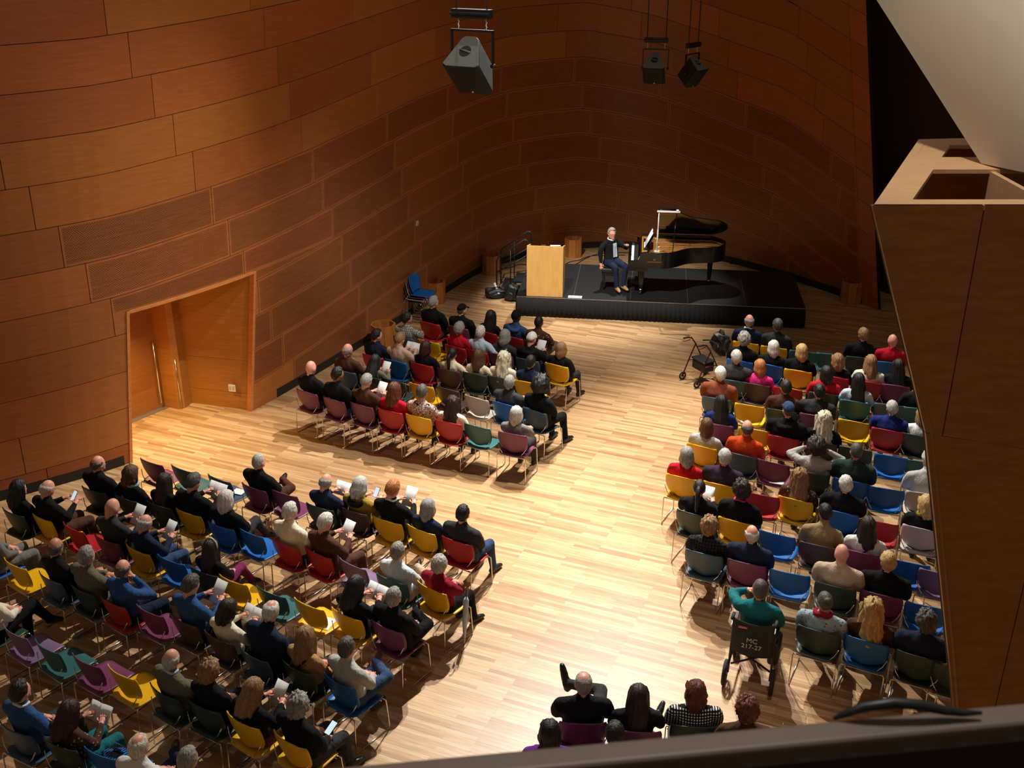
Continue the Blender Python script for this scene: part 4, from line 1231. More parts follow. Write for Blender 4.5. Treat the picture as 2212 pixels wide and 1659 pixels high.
    smo = ob.modifiers.new('s', 'SMOOTH'); smo.factor = .5; smo.iterations = 3
    dg = bpy.context.evaluated_depsgraph_get()
    me = bpy.data.meshes.new_from_object(ob.evaluated_get(dg))
    bpy.data.objects.remove(ob); bpy.data.meshes.remove(me0)
    nv, nf = len(me.vertices), len(me.polygons)
    co = np.empty(nv * 3); me.vertices.foreach_get('co', co); co = co.reshape(-1, 3)
    ce = np.empty(nf * 3); me.polygons.foreach_get('center', ce); ce = ce.reshape(-1, 3)
    D = np.stack([seg_dist(ce, a, b, ra, rb) for _, a, b, ra, rb in segs], 1)
    cls = np.array([s[0] for s in segs])[np.argmin(D, 1)]
    faces = [tuple(q.vertices) for q in me.polygons]
    bpy.data.meshes.remove(me)
    fin = MB(); fin.v = [tuple(c) for c in co]; fin.f = faces; fin.m = [int(c) for c in cls]
    # fingers and thumbs
    for hd, d, side, nrm, sgn in hands:
        sideT = side * (1 if sgn < 0 else -1)         # thumb towards the body's middle
        for k, (o_, L) in enumerate(((.030, .060), (.010, .070), (-.010, .066), (-.029, .050))):
            b0 = hd + d * .045 + sideT * o_
            pts = [b0, b0 + d * L * .45 - nrm * .004, b0 + d * L * .75 - nrm * .020, b0 + d * L * .9 - nrm * .038]
            fin.tube([Vector(q) for q in pts], [.0095, .009, .008, .006], 6, 0)
        b0 = hd + sideT * .034
        pts = [b0, b0 + sideT * .020 + d * .022, b0 + sideT * .024 + d * .050 - nrm * .008]
        fin.tube([Vector(q) for q in pts], [.011, .010, .007], 6, 0)
    for s in (-1, 1):
        fin.ell(P3(s * .032, .090, .004), (.011, .005, .006), 8, 5, 4, M=rot.to_4x4())
    out = fin.mesh('body', True, False)
    for _ in range(5): out.materials.append(None)
    _bodies[key] = (out, HM)
    return _bodies[key]

# ---- hair and hats, in head space (face towards +y)
_hair = {}
def hair_mesh(style):
    if style in _hair: return _hair[style]
    NU, NV = 56, 16
    mb = MB()
    def sm(a, x0, x1): 
        t = max(0, min(1, (a - x0) / (x1 - x0))); return t * t * (3 - 2 * t)
    cfg = dict(short=dict(front=48, side=92, back=122, th=.017, noise=.009, nf=14), crop=dict(front=46, side=88, back=118, th=.007, noise=.002), puff=dict(front=52, side=98, back=126, th=.032, noise=.016, nf=16),
               curly=dict(front=56, side=104, back=132, th=.036, noise=.034, nf=20), afro=dict(front=58, side=106, back=135, th=.062, noise=.034, nf=18), bob=dict(front=56, side=95, back=100, th=.026, noise=.005, drop=.155, wide=118),
               bobw=dict(front=56, side=95, back=100, th=.03, noise=.014, drop=.165, wide=122, nf=14), long=dict(front=54, side=95, back=100, th=.020, noise=.004, drop=.40, wide=112), longw=dict(front=56, side=95, back=100, th=.034, noise=.028, drop=.36, wide=116, nf=14), mid=dict(front=54, side=95, back=100, th=.026, noise=.010, drop=.24, wide=116, nf=12),
               fringe=dict(front=200, side=96, back=122, th=.011, noise=.004, ring=58), tonsure=dict(front=58, side=94, back=122, th=.010, noise=.003, ring=30),
               bun=dict(front=50, side=94, back=116, th=.014, noise=.003), pony=dict(front=50, side=94, back=116, th=.014, noise=.003),
               beret=dict(front=62, side=74, back=92, th=.03, noise=.0), beanie=dict(front=70, side=82, back=104, th=.020, noise=.002), cap=dict(front=66, side=74, back=86, th=.018, noise=0))[style]
    def tmax(phi):                                   # phi: 0 at the back, 180 at the forehead
        a = abs(phi)
        if a < 90: return cfg['back'] + (cfg['side'] - cfg['back']) * sm(a, 35, 85)
        f = min(cfg['front'], 150)
        return cfg['side'] + (f - cfg['side']) * sm(a, 92, 128)
    drop, wide, ring = cfg.get('drop', 0), cfg.get('wide', 0), cfg.get('ring', 0)
    rows_o, rows_i = [], []
    phis = [(-180 + 360 * j / NU) for j in range(NU)]
    if style in ('fringe',):
        phis = [-112 + 224 * j / (NU - 1) for j in range(NU)]
    nf = cfg.get('nf', 9)
    rnd = sum(ord(c) for c in style) * 1.37
    for phi in phis:
        ph = math.radians(phi); tm = tmax(phi)
        t0 = 0.0
        if ring: t0 = ring + (8 if abs(phi) > 60 else 0) + 7 * noise.noise(Vector((phi * .05, 1.2, .4)))
        if style == 'fringe': tm = 96 + 26 * (1 - sm(abs(phi), 35, 85)) - 14 * sm(abs(phi), 92, 112)
        co, ci = [], []
        dr = drop * (1 - sm(abs(phi), wide - 14, wide)) * (1 + .10 * noise.noise(Vector((phi * .11 + rnd, 7.7, .3)))) if drop else 0
        lock = (.006 if drop else .003) * noise.noise(Vector((math.sin(ph) * 7 + rnd, math.cos(ph) * 7, .5)))
        n1 = NV if not drop else 10
        for i in range(n1 + 1):
            t = math.radians(t0 + (tm - t0) * i / n1)
            d = Vector((math.sin(ph) * math.sin(t), -math.cos(ph) * math.sin(t), math.cos(t)))
            edge = 1.0
            if not drop: edge = .25 + .75 * (1 - sm(i / n1, .86, 1.0))
            if ring: edge *= -.45 + 1.45 * sm(i / n1, 0, .4)
            th = cfg['th'] * edge + cfg['noise'] * edge * noise.noise(Vector((d.x * nf * .5 + rnd, d.y * nf * .5, d.z * nf * .5)))
            th += lock * edge * math.sin(t)
            if not ring and style not in ('beret', 'beanie', 'cap') and drop: th -= .010 * math.exp(-(d.x / .05) ** 2) * (1 if d.z > .3 else 0)
            if style == 'beret': th = .022 + .05 * math.exp(-((math.degrees(t) - 58) / 16) ** 2)
            o = Vector((d.x * (HEAD_R[0] + th), d.y * (HEAD_R[1] + th), d.z * (HEAD_R[2] + th)))
            i_ = Vector((d.x * (HEAD_R[0] - .006), d.y * (HEAD_R[1] - .006), d.z * (HEAD_R[2] - .006)))
            co.append(o); ci.append(i_)
        if drop:
            o, i_ = co[-1], ci[-1]
            hd = Vector((o.x, o.y, 0)).normalized()
            for k in range(1, 9):
                q = k / 8
                nn = lock * 1.6 + cfg['noise'] * 1.6 * noise.noise(Vector((phi * .06 + rnd, q * 5 * drop / .2, 3.1)))
                fl = .25 * dr * (.3 + .7 * abs(math.cos(ph)))
                bulge = .012 * math.sin(q * math.pi)
                taper = 1 - .18 * q * q if drop < .2 else 1 + .12 * q - .22 * q * q * q
                p_ = Vector((o.x * taper, o.y, 0)) + hd * (bulge + fl * q * (.4 if drop < .2 else .55) + nn)
                if drop < .2: p_ -= hd * (.035 * q * q)
                co.append(Vector((p_.x, p_.y, o.z - dr * q)))
                p2 = Vector((o.x * taper, o.y, 0)) * .72 + hd * (fl * q * .5)
                ci.append(Vector((p2.x, p2.y, i_.z - dr * q * .99)))
        rows_o.append(co); rows_i.append(ci)
    nU, nR = len(phis), len(rows_o[0])
    vs = [p for r in rows_o for p in r] + [p for r in rows_i for p in r]; off_ = nU * nR; fs = []
    closed = style != 'fringe'
    for j in range(nU if closed else nU - 1):
        j2 = (j + 1) % nU
        for i in range(nR - 1):
            fs.append((j * nR + i, j * nR + i + 1, j2 * nR + i + 1, j2 * nR + i))
            fs.append((off_ + j * nR + i, off_ + j2 * nR + i, off_ + j2 * nR + i + 1, off_ + j * nR + i + 1))
        fs.append((j * nR + nR - 1, off_ + j * nR + nR - 1, off_ + j2 * nR + nR - 1, j2 * nR + nR - 1))
        if ring: fs.append((j * nR, j2 * nR, off_ + j2 * nR, off_ + j * nR))
    if not closed:
        for j in (0, nU - 1):
            for i in range(nR - 1): fs.append((j * nR + i, off_ + j * nR + i, off_ + j * nR + i + 1, j * nR + i + 1))
    mb.add(vs, fs)
    if style == 'bun':
        mb.ell((0, -.095, .075), (.045, .04, .042), 14, 10, fn=lambda q: q * (1 + .1 * noise.noise(q * 40)))
    if style == 'pony':
        mb.ell((0, -.112, .02), (.03, .028, .03), 10, 8)
        mb.tube([(0, -.11, .03), (0, -.145, .0), (.0, -.155, -.08), (.004, -.16, -.18), (.0, -.165, -.27), (.0, -.165, -.31)], [.022, .034, .036, .032, .022, .006], 12)
    if style == 'cap':
        P = []
        for i in range(9):
            t = math.radians(-52 + 104 * i / 8); row = []
            for q in (0, .5, 1): row.append(Vector((math.sin(t) * (.088 + .01 * q), math.cos(t) * (.108 + .065 * q * math.cos(t)), .055 - .02 * q)))
            P.append(row)
        mb.grid_slab(P, -.006)
    me = mb.mesh('hair', True); me.materials.append(None)
    _hair[style] = me
    return me

HAIRC = {'white': srgb(222, 218, 208), 'grey': srgb(150, 146, 140), 'silver': srgb(186, 184, 178), 'darkgrey': srgb(84, 80, 76), 'black': srgb(24, 21, 21), 'darkbrown': srgb(46, 32, 26), 'brown': srgb(92, 62, 40),
         'auburn': srgb(98, 48, 30), 'redblond': srgb(180, 110, 62), 'blond': srgb(200, 164, 104), 'lightbrown': srgb(150, 112, 72), 'platinum': srgb(224, 214, 184), 'wine': srgb(56, 20, 24)}
HWORD = {'darkgrey': 'dark grey', 'darkbrown': 'dark brown', 'redblond': 'red-blond', 'lightbrown': 'light brown', 'wine': 'dark red'}
CLC = {'black': srgb(20, 20, 22), 'navy': srgb(30, 38, 62), 'blue': srgb(48, 84, 136), 'grey': srgb(112, 112, 110), 'charcoal': srgb(54, 54, 56), 'red': srgb(186, 24, 40), 'maroon': srgb(132, 24, 44), 'cream': srgb(232, 222, 196), 'white': srgb(226, 224, 220),
       'tan': srgb(168, 128, 84), 'beige': srgb(188, 166, 142), 'olive': srgb(142, 118, 42), 'brown': srgb(78, 50, 38), 'teal': srgb(28, 108, 118), 'orange': srgb(206, 76, 30), 'pink': srgb(220, 50, 130), 'sky': srgb(186, 206, 226), 'lightgrey': srgb(176, 176, 170), 'khaki': srgb(150, 130, 92),
       'purple': srgb(98, 40, 140), 'aubergine': srgb(58, 44, 62), 'denim': srgb(52, 74, 110), 'green': srgb(38, 58, 52), 'magenta': srgb(128, 44, 92), 'rust': srgb(132, 70, 48), 'olivegrey': srgb(104, 98, 80), 'royal': srgb(32, 44, 110)}
CWORD = {'sky': 'pale blue', 'lightgrey': 'light grey', 'olivegrey': 'olive grey', 'royal': 'deep blue', 'denim': 'denim'}
PATT = {'plaid': ('plaid', CLC['lightgrey'], CLC['grey']), 'floral': ('floral', srgb(220, 190, 180), CLC['black']), 'houndstooth': ('check', CLC['white'], CLC['black']), 'striped': ('stripe', CLC['sky'], CLC['white']), 'patterned': ('blotch', CLC['brown'], CLC['beige']), 'darkplaid': ('plaid', CLC['charcoal'], CLC['black']), 'shawl': ('blotch', srgb(150, 170, 176), srgb(70, 74, 76))}
def cloth(code):
    if code in PATT: k, a, b = PATT[code]; return mat_fabric(code, a, k, b)
    return mat_fabric(code, CLC[code])

STYLEW = {'short': '{}-haired', 'crop': '{} close-cropped', 'puff': '{} short-haired', 'curly': '{} curly-haired', 'afro': '{} bushy-haired', 'bob': '{} bob-haired', 'bobw': '{} wavy-haired', 'long': 'long {}-haired', 'longw': 'long wavy {}-haired', 'mid': '{} shoulder-length-haired',
          'fringe': 'balding {}-haired', 'tonsure': 'balding {}-haired', 'bun': '{}-haired', 'pony': '{} ponytailed', 'bald': 'bald', 'beret': '{}-beret', 'beanie': '{}-beanie', 'cap': '{}-cap'}
PIANIST_POS = Vector((2.2, 22.6, 0))
BOTTOMS = ['black', 'charcoal', 'navy', 'denim', 'black', 'brown', 'charcoal']
def ringchild(name, o, mat, r0, r1, y, z, tilt, lo=0, hi=360):
    m = MB(); n = 20
    ts = [math.radians(lo + (hi - lo) * i / n) for i in range(n + (0 if hi - lo >= 360 else 1))]
    M = Matrix.Translation((0, y, z)) @ Matrix.Rotation(math.radians(tilt), 4, 'X')
    m.tube([M @ Vector((r0 * math.cos(t), r0 * .95 * math.sin(t), .008 * math.sin(3 * t))) for t in ts], r1, 8, closed=hi - lo >= 360)
    return m.build(name, mat, o, True)

def person(p, rz, spec, label, group=None, scale=None):
    """spec: style.haircolour.skin / garment colour / pose / options"""
    hs, top, ps, *opt = spec.split('/')
    opt = opt[0].split(',') if opt else []
    st_, hc_, sk = (hs.split('.') + ['p'])[:3]
    want = math.degrees(math.atan2(-(PIANIST_POS.x - p[0]), PIANIST_POS.y - p[1])) - math.degrees(rz)
    want = (want + 180) % 360 - 180
    yaw = max(-30, min(30, want + random.uniform(-9, 9)))
    if ps in ('read',): yaw *= .3
    for q in opt:
        if q.startswith('yaw'): yaw = float(q[3:])
    yaw = int(round(yaw / 15.0) * 15)
    build = 's' if 'slim' in opt else ('l' if 'big' in opt else 'm')
    me, HM = body_mesh(ps, yaw, build)
    o = link('person', me); o.location = p; o.rotation_euler = (0, 0, rz)
    s = scale or random.uniform(.95, 1.03) * (.96 if st_ in ('bob', 'bobw', 'long', 'longw', 'mid', 'puff', 'bun', 'pony') else 1.02)
    o.scale = (s, s, s)
    s = next((float(q[1:]) for q in opt if q[0] == 'S'), s)
    bot = next((q[4:] for q in opt if q.startswith('bot:')), None) or random.choice(BOTTOMS)
    shoe = next((q[5:] for q in opt if q.startswith('shoe:')), None)
    mats = [mat_skin(sk), cloth(top), cloth(bot), mat_plain('shoe_' + (shoe or 'black'), CLC.get(shoe, (.012, .011, .011)), .4), EYE]
    for i, m in enumerate(mats):
        o.material_slots[i].link = 'OBJECT'; o.material_slots[i].material = m
    tag(o, label, 'person', group)
    if st_ != 'bald':
        hat = st_ in ('beret', 'beanie', 'cap')
        if hat:
            u = link('hair', hair_mesh('crop'), o, HM); u.material_slots[0].link = 'OBJECT'; u.material_slots[0].material = mat_hair('darkgrey', HAIRC['darkgrey'])
        h = link('hat' if hat else 'hair', hair_mesh(st_), o, HM)
        h.material_slots[0].link = 'OBJECT'
        h.material_slots[0].material = mat_fabric('hat_' + hc_, CLC.get(hc_, HAIRC.get(hc_))) if hat else mat_hair(hc_, HAIRC[hc_])
    for q in opt:
        if q.startswith('collar:'): ringchild('collar', o, cloth(q[7:]), .068, .014, -.09, 1.022, -18)
        if q.startswith('scarf:'): ringchild('scarf', o, cloth(q[6:]), .085, .034, -.085, 1.0, -14)
        if q.startswith('hood:'): ringchild('hood', o, cloth(q[5:]), .105, .042, -.12, .955, 20, 180, 360)
        if q.startswith('strap:'):
            m = MB(); m.tube([(.11, -.19, .955), (.06, -.222, .90), (-.04, -.222, .78), (-.12, -.19, .64)], .012, 6); m.build('bag_strap', cloth(q[6:]), o, True)
        if q.startswith('band:'):
            m = MB(); m.tube([HM @ Vector((.095 * math.cos(t), .012, .03 + .118 * math.sin(t))) for t in np.linspace(-.2, math.pi + .2, 15)], .012, 6); m.build('headband', cloth(q[5:]), o, True)
        if q == 'glasses':
            m = MB()
            for sg_ in (-1, 1):
                m.tube([HM @ Vector((sg_ * .033 + .022 * math.cos(t), .112 - .004 * abs(math.cos(t)), .002 + .017 * math.sin(t))) for t in np.linspace(0, 2 * math.pi, 13)[:-1]], .0022, 5, closed=True)
                m.tube([HM @ Vector((sg_ * .056, .105, .006)), HM @ Vector((sg_ * .083, .0, .006))], .002, 5)
            m.tube([HM @ Vector((-.011, .113, .004)), HM @ Vector((.011, .113, .004))], .002, 5)
            m.build('glasses', BLACK, o, True)
        if q.startswith('vest:'):
            pass
    return o, HM

SCR, nt_, Nn_, Ll_, bs_ = new_mat('lit_phone_screen'); bs_.inputs['Base Color'].default_value = (.3, .4, .5, 1); bs_.inputs['Emission Color'].default_value = (.6, .75, .85, 1); bs_.inputs['Emission Strength'].default_value = .8
def booklet(owner, HMy, kind, who, rz):
    """programme or booklet held in front of a reader"""
    o = empty('programme_booklet'); 
    M = owner.matrix_basis @ Matrix.Translation((0, .285, .875)) @ Matrix.Rotation(math.radians(-38), 4, 'X')
    o.matrix_world = M
    tag(o, ('open white booklet held by ' if kind == 'book' else 'white printed sheet held by ') + who, 'booklet' if kind == 'book' else 'paper', 'programmes held by listeners')
    if kind == 'phone':
        o.name = 'mobile_phone'; tag(o, 'mobile phone held by ' + who, 'phone', 'phones held by listeners')
        m = MB(); m.box((-.038, 0, -.075), (.038, .009, .075)); bevel(m.build('case', BLACK, o), .003)
        m = MB(); m.box((-.034, -.0006, -.070), (.034, 0, .070)); m.build('screen', SCR, o)
        return o
    if kind == 'book':
        for s in (-1, 1):
            m = MB(); P = []
            for i in range(6):
                t = i / 5; P.append([Vector((s * .15 * t, .01 + .03 * math.sin(t * 2.4) , z)) for z in (-.10, 0, .10)])
            m.grid_slab(P, .004); m.build('page', PAPER, o, True)
    else:
        m = MB(); P = []
        for i in range(5):
            t = i / 4 * 2 - 1; P.append([Vector((t * .085, .012 * t * t, z)) for z in (-.13, 0, .13)])
        m.grid_slab(P, .002); m.build('sheet', PAPER, o, True)
    return o

# ------------------------------------------------------------------ the audience
Z1 = (600, 620, 680 / 2212); Z2 = (0, 960, 560 / 2212); Z3 = (500, 960, 580 / 2187); Z4 = (0, 1240, 560 / 2212); Z5 = (440, 1240, 560 / 2212)
Z6 = (1420, 680, 600 / 2212); Z7 = (1420, 1000, 640 / 2124); Z8 = (1080, 1380, 620 / 2212); Z0 = (0, 0, 1.0)
ORD = ['first', 'second', 'third', 'fourth', 'fifth', 'sixth', 'seventh', 'eighth', 'ninth', 'tenth', 'eleventh', 'twelfth', 'thirteenth']
GARM = {'black': 'coat', 'navy': 'jacket', 'charcoal': 'jacket', 'grey': 'jacket', 'red': 'sweater', 'maroon': 'sweater', 'cream': 'top', 'white': 'top', 'tan': 'top', 'beige': 'jacket', 'olive': 'jacket', 'brown': 'jacket', 'teal': 'shirt', 'orange': 'jacket', 'pink': 'top', 'sky': 'shirt', 'lightgrey': 'sweater',
        'khaki': 'vest', 'purple': 'top', 'aubergine': 'sweater', 'denim': 'jacket', 'green': 'jacket', 'magenta': 'top', 'rust': 'leather jacket', 'olivegrey': 'blazer', 'royal': 'jacket', 'blue': 'fleece', 'plaid': 'shirt', 'floral': 'blouse', 'houndstooth': 'jacket', 'striped': 'shirt', 'patterned': 'shirt', 'darkplaid': 'jacket', 'shawl': 'shawl'}
def who(spec):
    hs, top, *_ = spec.split('/')
    st_, hc_, sk = (hs.split('.') + ['p'])[:3]
    h = STYLEW[st_].format(HWORD.get(hc_, hc_))
    return h + ' person in ' + {'darkplaid': 'dark plaid', 'shawl': 'patterned grey'}.get(top, CWORD.get(top, top)) + ' ' + GARM[top]

SEATS = []          # chairs for later placing of loose things
BACK_Z, BACK_Y = 0.66, 0.225
def row(block, r, entries, flat=None):
    """entries: zoom frame, x, y of the centre of the chair back, chair colour, person spec or None"""
    P = []
    for zf, x, y, c, sp in entries:
        P.append(at(zf[0] + x * zf[2], zf[1] + y * zf[2], BACK_Z))
    n = len(P); xs = np.array([q.x for q in P]); ys = np.array([q.y for q in P])
    if flat is None:
        k = np.polyfit(xs, ys, 2 if n >= 6 else 1); dk = np.polyder(k)
    for i, (zf, x, y, c, sp) in enumerate(entries):
        sl = float(np.polyval(dk, xs[i])) if flat is None else math.tan(math.radians(flat))
        a = math.atan(max(-.75, min(.15, sl))) - math.radians({'left rear group': 8, 'left front group': 6}.get(block, 0))
        fwd = Vector((-math.sin(a), math.cos(a), 0))
        q = Vector((P[i].x, P[i].y, 0)) + fwd * BACK_Y
        a += math.radians(random.uniform(-3, 3))
        place = ORD[i] + ' from left, ' + (ORD[r - 1] + ' row, ' if r else '') + block
        st = 'occupied' if sp else 'empty'
        SEATS.append((block, r, i, q, a))
        if c: make_chair(q, a, c, st + ' ' + CH_COL[c][0] + ' plastic chair, ' + place, 'audience chairs in the ' + block)
        if sp:
            kind = None
            if '#' in sp: sp, kind = sp.split('#')
            w = who(sp)
            o, HM = person(q + fwd * .01, a, sp, w + ', ' + place)
            if kind in ('book', 'sheet', 'phone'): booklet(o, HM, kind, w + ', ' + block, a)

N = None
LF = 'left front group'
row(LF, 1, [(Z1, 1065, 305, 'R', 'short.grey/black/lap'), (Z1, 1262, 335, 'M', 'cap.black/black/lap/big'), (Z1, 1462, 370, 'R', 'long.black.m/black/lap/slim'), (Z1, 1645, 405, 'R', 'beanie.black.d/denim/lap/hood:blue'), (Z1, 1800, 440, 'K', 'crop.black.t/patterned/cross/bot:olivegrey')])
row(LF, 2, [(Z1, 880, 410, 'S', 'short.black.m/plaid/folded/yaw-30'), (Z1, 1055, 435, 'Y', N), (Z1, 1245, 475, 'R', 'puff.grey/red/lap'), (Z1, 1395, 505, 'R', 'short.white/sky/drape'), (Z1, 1560, 530, 'M', 'bob.grey/charcoal/lap/strap:lightgrey'), (Z1, 1745, 565, 'S', 'beanie.white/black/read/hood:black#sheet'), (Z1, 1955, 605, 'Y', 'bob.lightbrown/black/lap')])
row(LF, 3, [(Z1, 665, 540, 'R', 'short.black/navy/lap/yaw-30'), (Z1, 825, 575, 'B', 'short.lightbrown/beige/read#book'), (Z1, 1005, 600, 'R', 'bob.wine/black/lap'), (Z1, 1195, 640, 'K', 'pony.black.m/cream/drape/slim'), (Z1, 1380, 668, 'G', 'mid.brown/cream/drape/slim'), (Z1, 1555, 695, 'G', 'longw.platinum/cream/lap'), (Z1, 1745, 725, 'Y', 'short.black.m/navy/lap')])
row(LF, 4, [(Z1, 465, 650, 'S', 'fringe.grey/brown/lap'), (Z1, 645, 690, 'G', 'long.black.m/olivegrey/read/slim#sheet'), (Z1, 810, 715, 'G', N), (Z1, 1005, 748, 'Y', N), (Z1, 1190, 775, 'K', N), (Z1, 1390, 838, 'W', N), (Z1, 1585, 880, 'B', 'short.grey/charcoal/folded/big'), (Z1, 1800, 930, 'S', 'afro.black/black/lap')])
row(LF, 5, [(Z1, 200, 795, 'M', 'bald.x/black/lap'), (Z1, 390, 850, 'M', 'short.black.t/black/lap'), (Z1, 585, 890, 'M', 'short.grey/brown/read#sheet'), (Z1, 780, 932, 'R', 'mid.auburn/red/lap'), (Z1, 980, 972, 'Y', 'short.darkgrey.m/floral/lap'), (Z1, 1190, 1012, 'R', 'longw.darkbrown/cream/lap'), (Z1, 1400, 1042, 'T', N), (Z1, 1640, 1095, 'M', 'bob.silver/grey/folded/bot:charcoal')])

RB_ = 'right group'
row(RB_, 1, [(Z6, 700, 285, 'Y', 'fringe.grey/navy/lap/collar:white'), (Z6, 925, 322, 'Y', 'short.darkgrey.m/charcoal/lap'), (Z6, 1150, 355, 'T', N), (Z6, 1370, 378, 'T', N), (Z6, 1605, 405, 'G', 'short.lightbrown/black/lap'), (Z6, 1840, 445, 'B', 'bald.x/red/lap')])
row(RB_, 2, [(Z6, 650, 430, 'B', 'curly.grey/black/lap'), (Z6, 890, 465, 'B', 'bob.white/black/lap'), (Z6, 1112, 510, 'Y', 'bob.blond/black/lap'), (Z6, 1405, 562, 'R', 'bobw.lightbrown/black/lap'), (Z6, 1665, 602, 'R', 'mid.lightbrown/cream/lap'), (Z6, 1885, 630, 'M', 'long.black.m/black/lap')])
row(RB_, 3, [(Z6, 590, 590, 'S', 'short.silver/charcoal/lap/big'), (Z6, 785, 622, 'K', 'bob.redblond/pink/lap'), (Z6, 1035, 655, 'R', N), (Z6, 1310, 695, 'G', 'bob.black.m/red/lap'), (Z6, 1568, 760, 'T', 'long.black.m/sky/lap/slim'), (Z6, 1835, 785, 'S', N), (Z6, 2060, 815, 'T', 'short.darkgrey/black/clasp')])
row(RB_, 4, [(Z6, 468, 735, 'S', 'short.white/rust/lap/big'), (Z6, 727, 790, 'Y', N), (Z6, 980, 832, 'G', 'short.darkbrown/brown/clasp/bot:denim'), (Z6, 1245, 872, 'M', 'short.black/charcoal/lap/big'), (Z6, 1555, 920, 'Y', N), (Z6, 1820, 990, 'R', 'short.silver/royal/lap/big'), (Z6, 2065, 1035, 'G', 'bob.lightbrown/white/lap')])
row(RB_, 5, [(Z6, 472, 945, 'M', 'long.black.m/royal/lap/slim'), (Z6, 760, 985, 'Y', N), (Z6, 1000, 1050, 'R', 'cap.denim/black/lap/hood:black,big'), (Z6, 1290, 1090, 'K', 'longw.platinum/black/lap/scarf:patterned'), (Z6, 1570, 1140, 'G', N), (Z6, 1855, 1200, 'B', N), (Z6, 2100, 1245, 'T', N)])
row(RB_, 6, [(Z6, 340, 1120, 'Y', 'bob.brown/lightgrey/lap'), (Z6, 660, 1190, 'S', 'fringe.darkgrey/orange/lap'), (Z6, 915, 1252, 'M', N), (Z6, 1215, 1335, 'G', 'afro.darkbrown.t/lightgrey/armsup/band:lightgrey'), (Z6, 1530, 1400, 'B', 'crop.darkgrey.m/green/lap/big'), (Z6, 1808, 1462, 'B', N), (Z6, 2110, 1500, 'W', 'short.silver/lightgrey/lean')])
row(RB_, 7, [(Z6, 192, 1370, 'Y', 'bob.grey/red/lap'), (Z6, 490, 1428, 'Y', 'short.silver/aubergine/lap/big'), (Z7, 740, 300, 'R', N), (Z7, 985, 335, 'Y', 'longw.lightbrown/patterned/lap'), (Z7, 1300, 425, 'B', 'short.white/black/lap/big'), (Z7, 1580, 495, 'R', N), (Z7, 1885, 545, 'W', 'bobw.blond/black/lap/scarf:olive')])
row(RB_, 8, [(Z7, 255, 438, 'G', 'pony.black/black/read#sheet'), (Z7, 555, 490, 'Y', 'curly.darkbrown/black/lap/collar:pink'), (Z7, 850, 585, 'B', N), (Z7, 1140, 665, 'K', 'short.black.m/khaki/lean'), (Z7, 1460, 720, 'M', 'mid.darkbrown/white/lap/strap:navy'), (Z7, 1795, 790, 'B', N), (Z7, 2010, 865, 'L', N)])
row(RB_, 9, [(Z7, 325, 725, 'S', 'curly.lightbrown/darkplaid/lap'), (Z7, 630, 795, 'M', 'fringe.silver/navy/lap/big'), (Z7, 935, 865, 'B', N), (Z7, 1270, 965, 'G', 'bald.x/beige/lap/big'), (Z7, 1600, 1025, 'M', 'short.blond/black/lap/big'), (Z7, 1920, 1105, 'B', N)])
row(RB_, 10, [(Z7, 1145, 1285, 'G', 'bun.darkgrey/shawl/lap/big,scarf:maroon'), (Z7, 1490, 1360, 'B', 'longw.blond/brown/lap'), (Z7, 1862, 1470, 'G', 'curly.darkgrey/navy/lap/big'), (Z7, 2130, 1560, 'G', N)])
o, HM = person(wc_p + Vector((0, 0, .02)), WCX, 'crop.darkgrey/teal/cheekL/bot:beige', 'dark grey close-cropped person in teal shirt sitting in the wheelchair')

LR = 'left rear group'
row(LR, 1, [(Z2, 1290, 230, 'M', N), (Z2, 1555, 290, 'T', N), (Z2, 1870, 375, 'S', N), (Z3, 180, 430, 'M', 'crop.silver/black/cross/big'), (Z3, 420, 475, 'M', N), (Z3, 710, 590, 'G', 'fringe.grey/navy/read#book'), (Z3, 985, 622, 'K', 'bob.silver/olive/read/hood:black#phone'), (Z3, 1255, 700, 'Y', 'short.redblond/black/read/collar:white#sheet'), (Z3, 1540, 780, 'Y', 'bob.grey/navy/lap'), (Z3, 1825, 870, 'R', 'short.black/charcoal/lap/big,bot:denim')])
row(LR, 2, [(Z2, 795, 472, 'G', 'fringe.darkgrey/black/lap/big'), (Z2, 1070, 540, 'G', 'bobw.brown/black/lap/scarf:shawl'), (Z2, 1350, 600, 'G', 'long.darkbrown/black/lap'), (Z2, 1600, 665, 'Y', 'short.darkgrey/black/read/big#book'), (Z2, 1875, 780, 'B', 'bob.white/black/knee/big'), (Z2, 2135, 840, 'B', N), (Z3, 430, 892, 'R', 'short.white/cream/lap'), (Z3, 702, 972, 'R', 'short.white/brown/read/bot:brown#sheet'), (Z3, 980, 1062, 'L', N), (Z3, 1290, 1185, 'T', 'short.grey/striped/cross/bot:beige'), (Z3, 1625, 1262, 'Y', 'puff.silver/maroon/folded/big')])
row(LR, 3, [(Z2, 110, 665, 'G', 'mid.black/black/lap'), (Z2, 355, 705, 'Y', 'fringe.silver/black/read/big#phone'), (Z2, 630, 800, 'R', N), (Z2, 905, 900, 'M', 'bald.x/charcoal/read#sheet'), (Z2, 1175, 990, 'Y', 'fringe.silver/navy/read/bot:denim#sheet'), (Z2, 1450, 1075, 'B', N), (Z2, 1730, 1175, 'G', 'long.darkbrown/black/knee/band:white,bot:magenta'), (Z2, 1980, 1250, 'Y', N), (Z3, 315, 1292, 'T', N), (Z3, 625, 1395, 'Y', N), (Z3, 935, 1480, 'Y', 'mid.black/black/read#book'), (Z3, 1262, 1580, 'M', 'short.grey/black/cross/big,bot:black')])
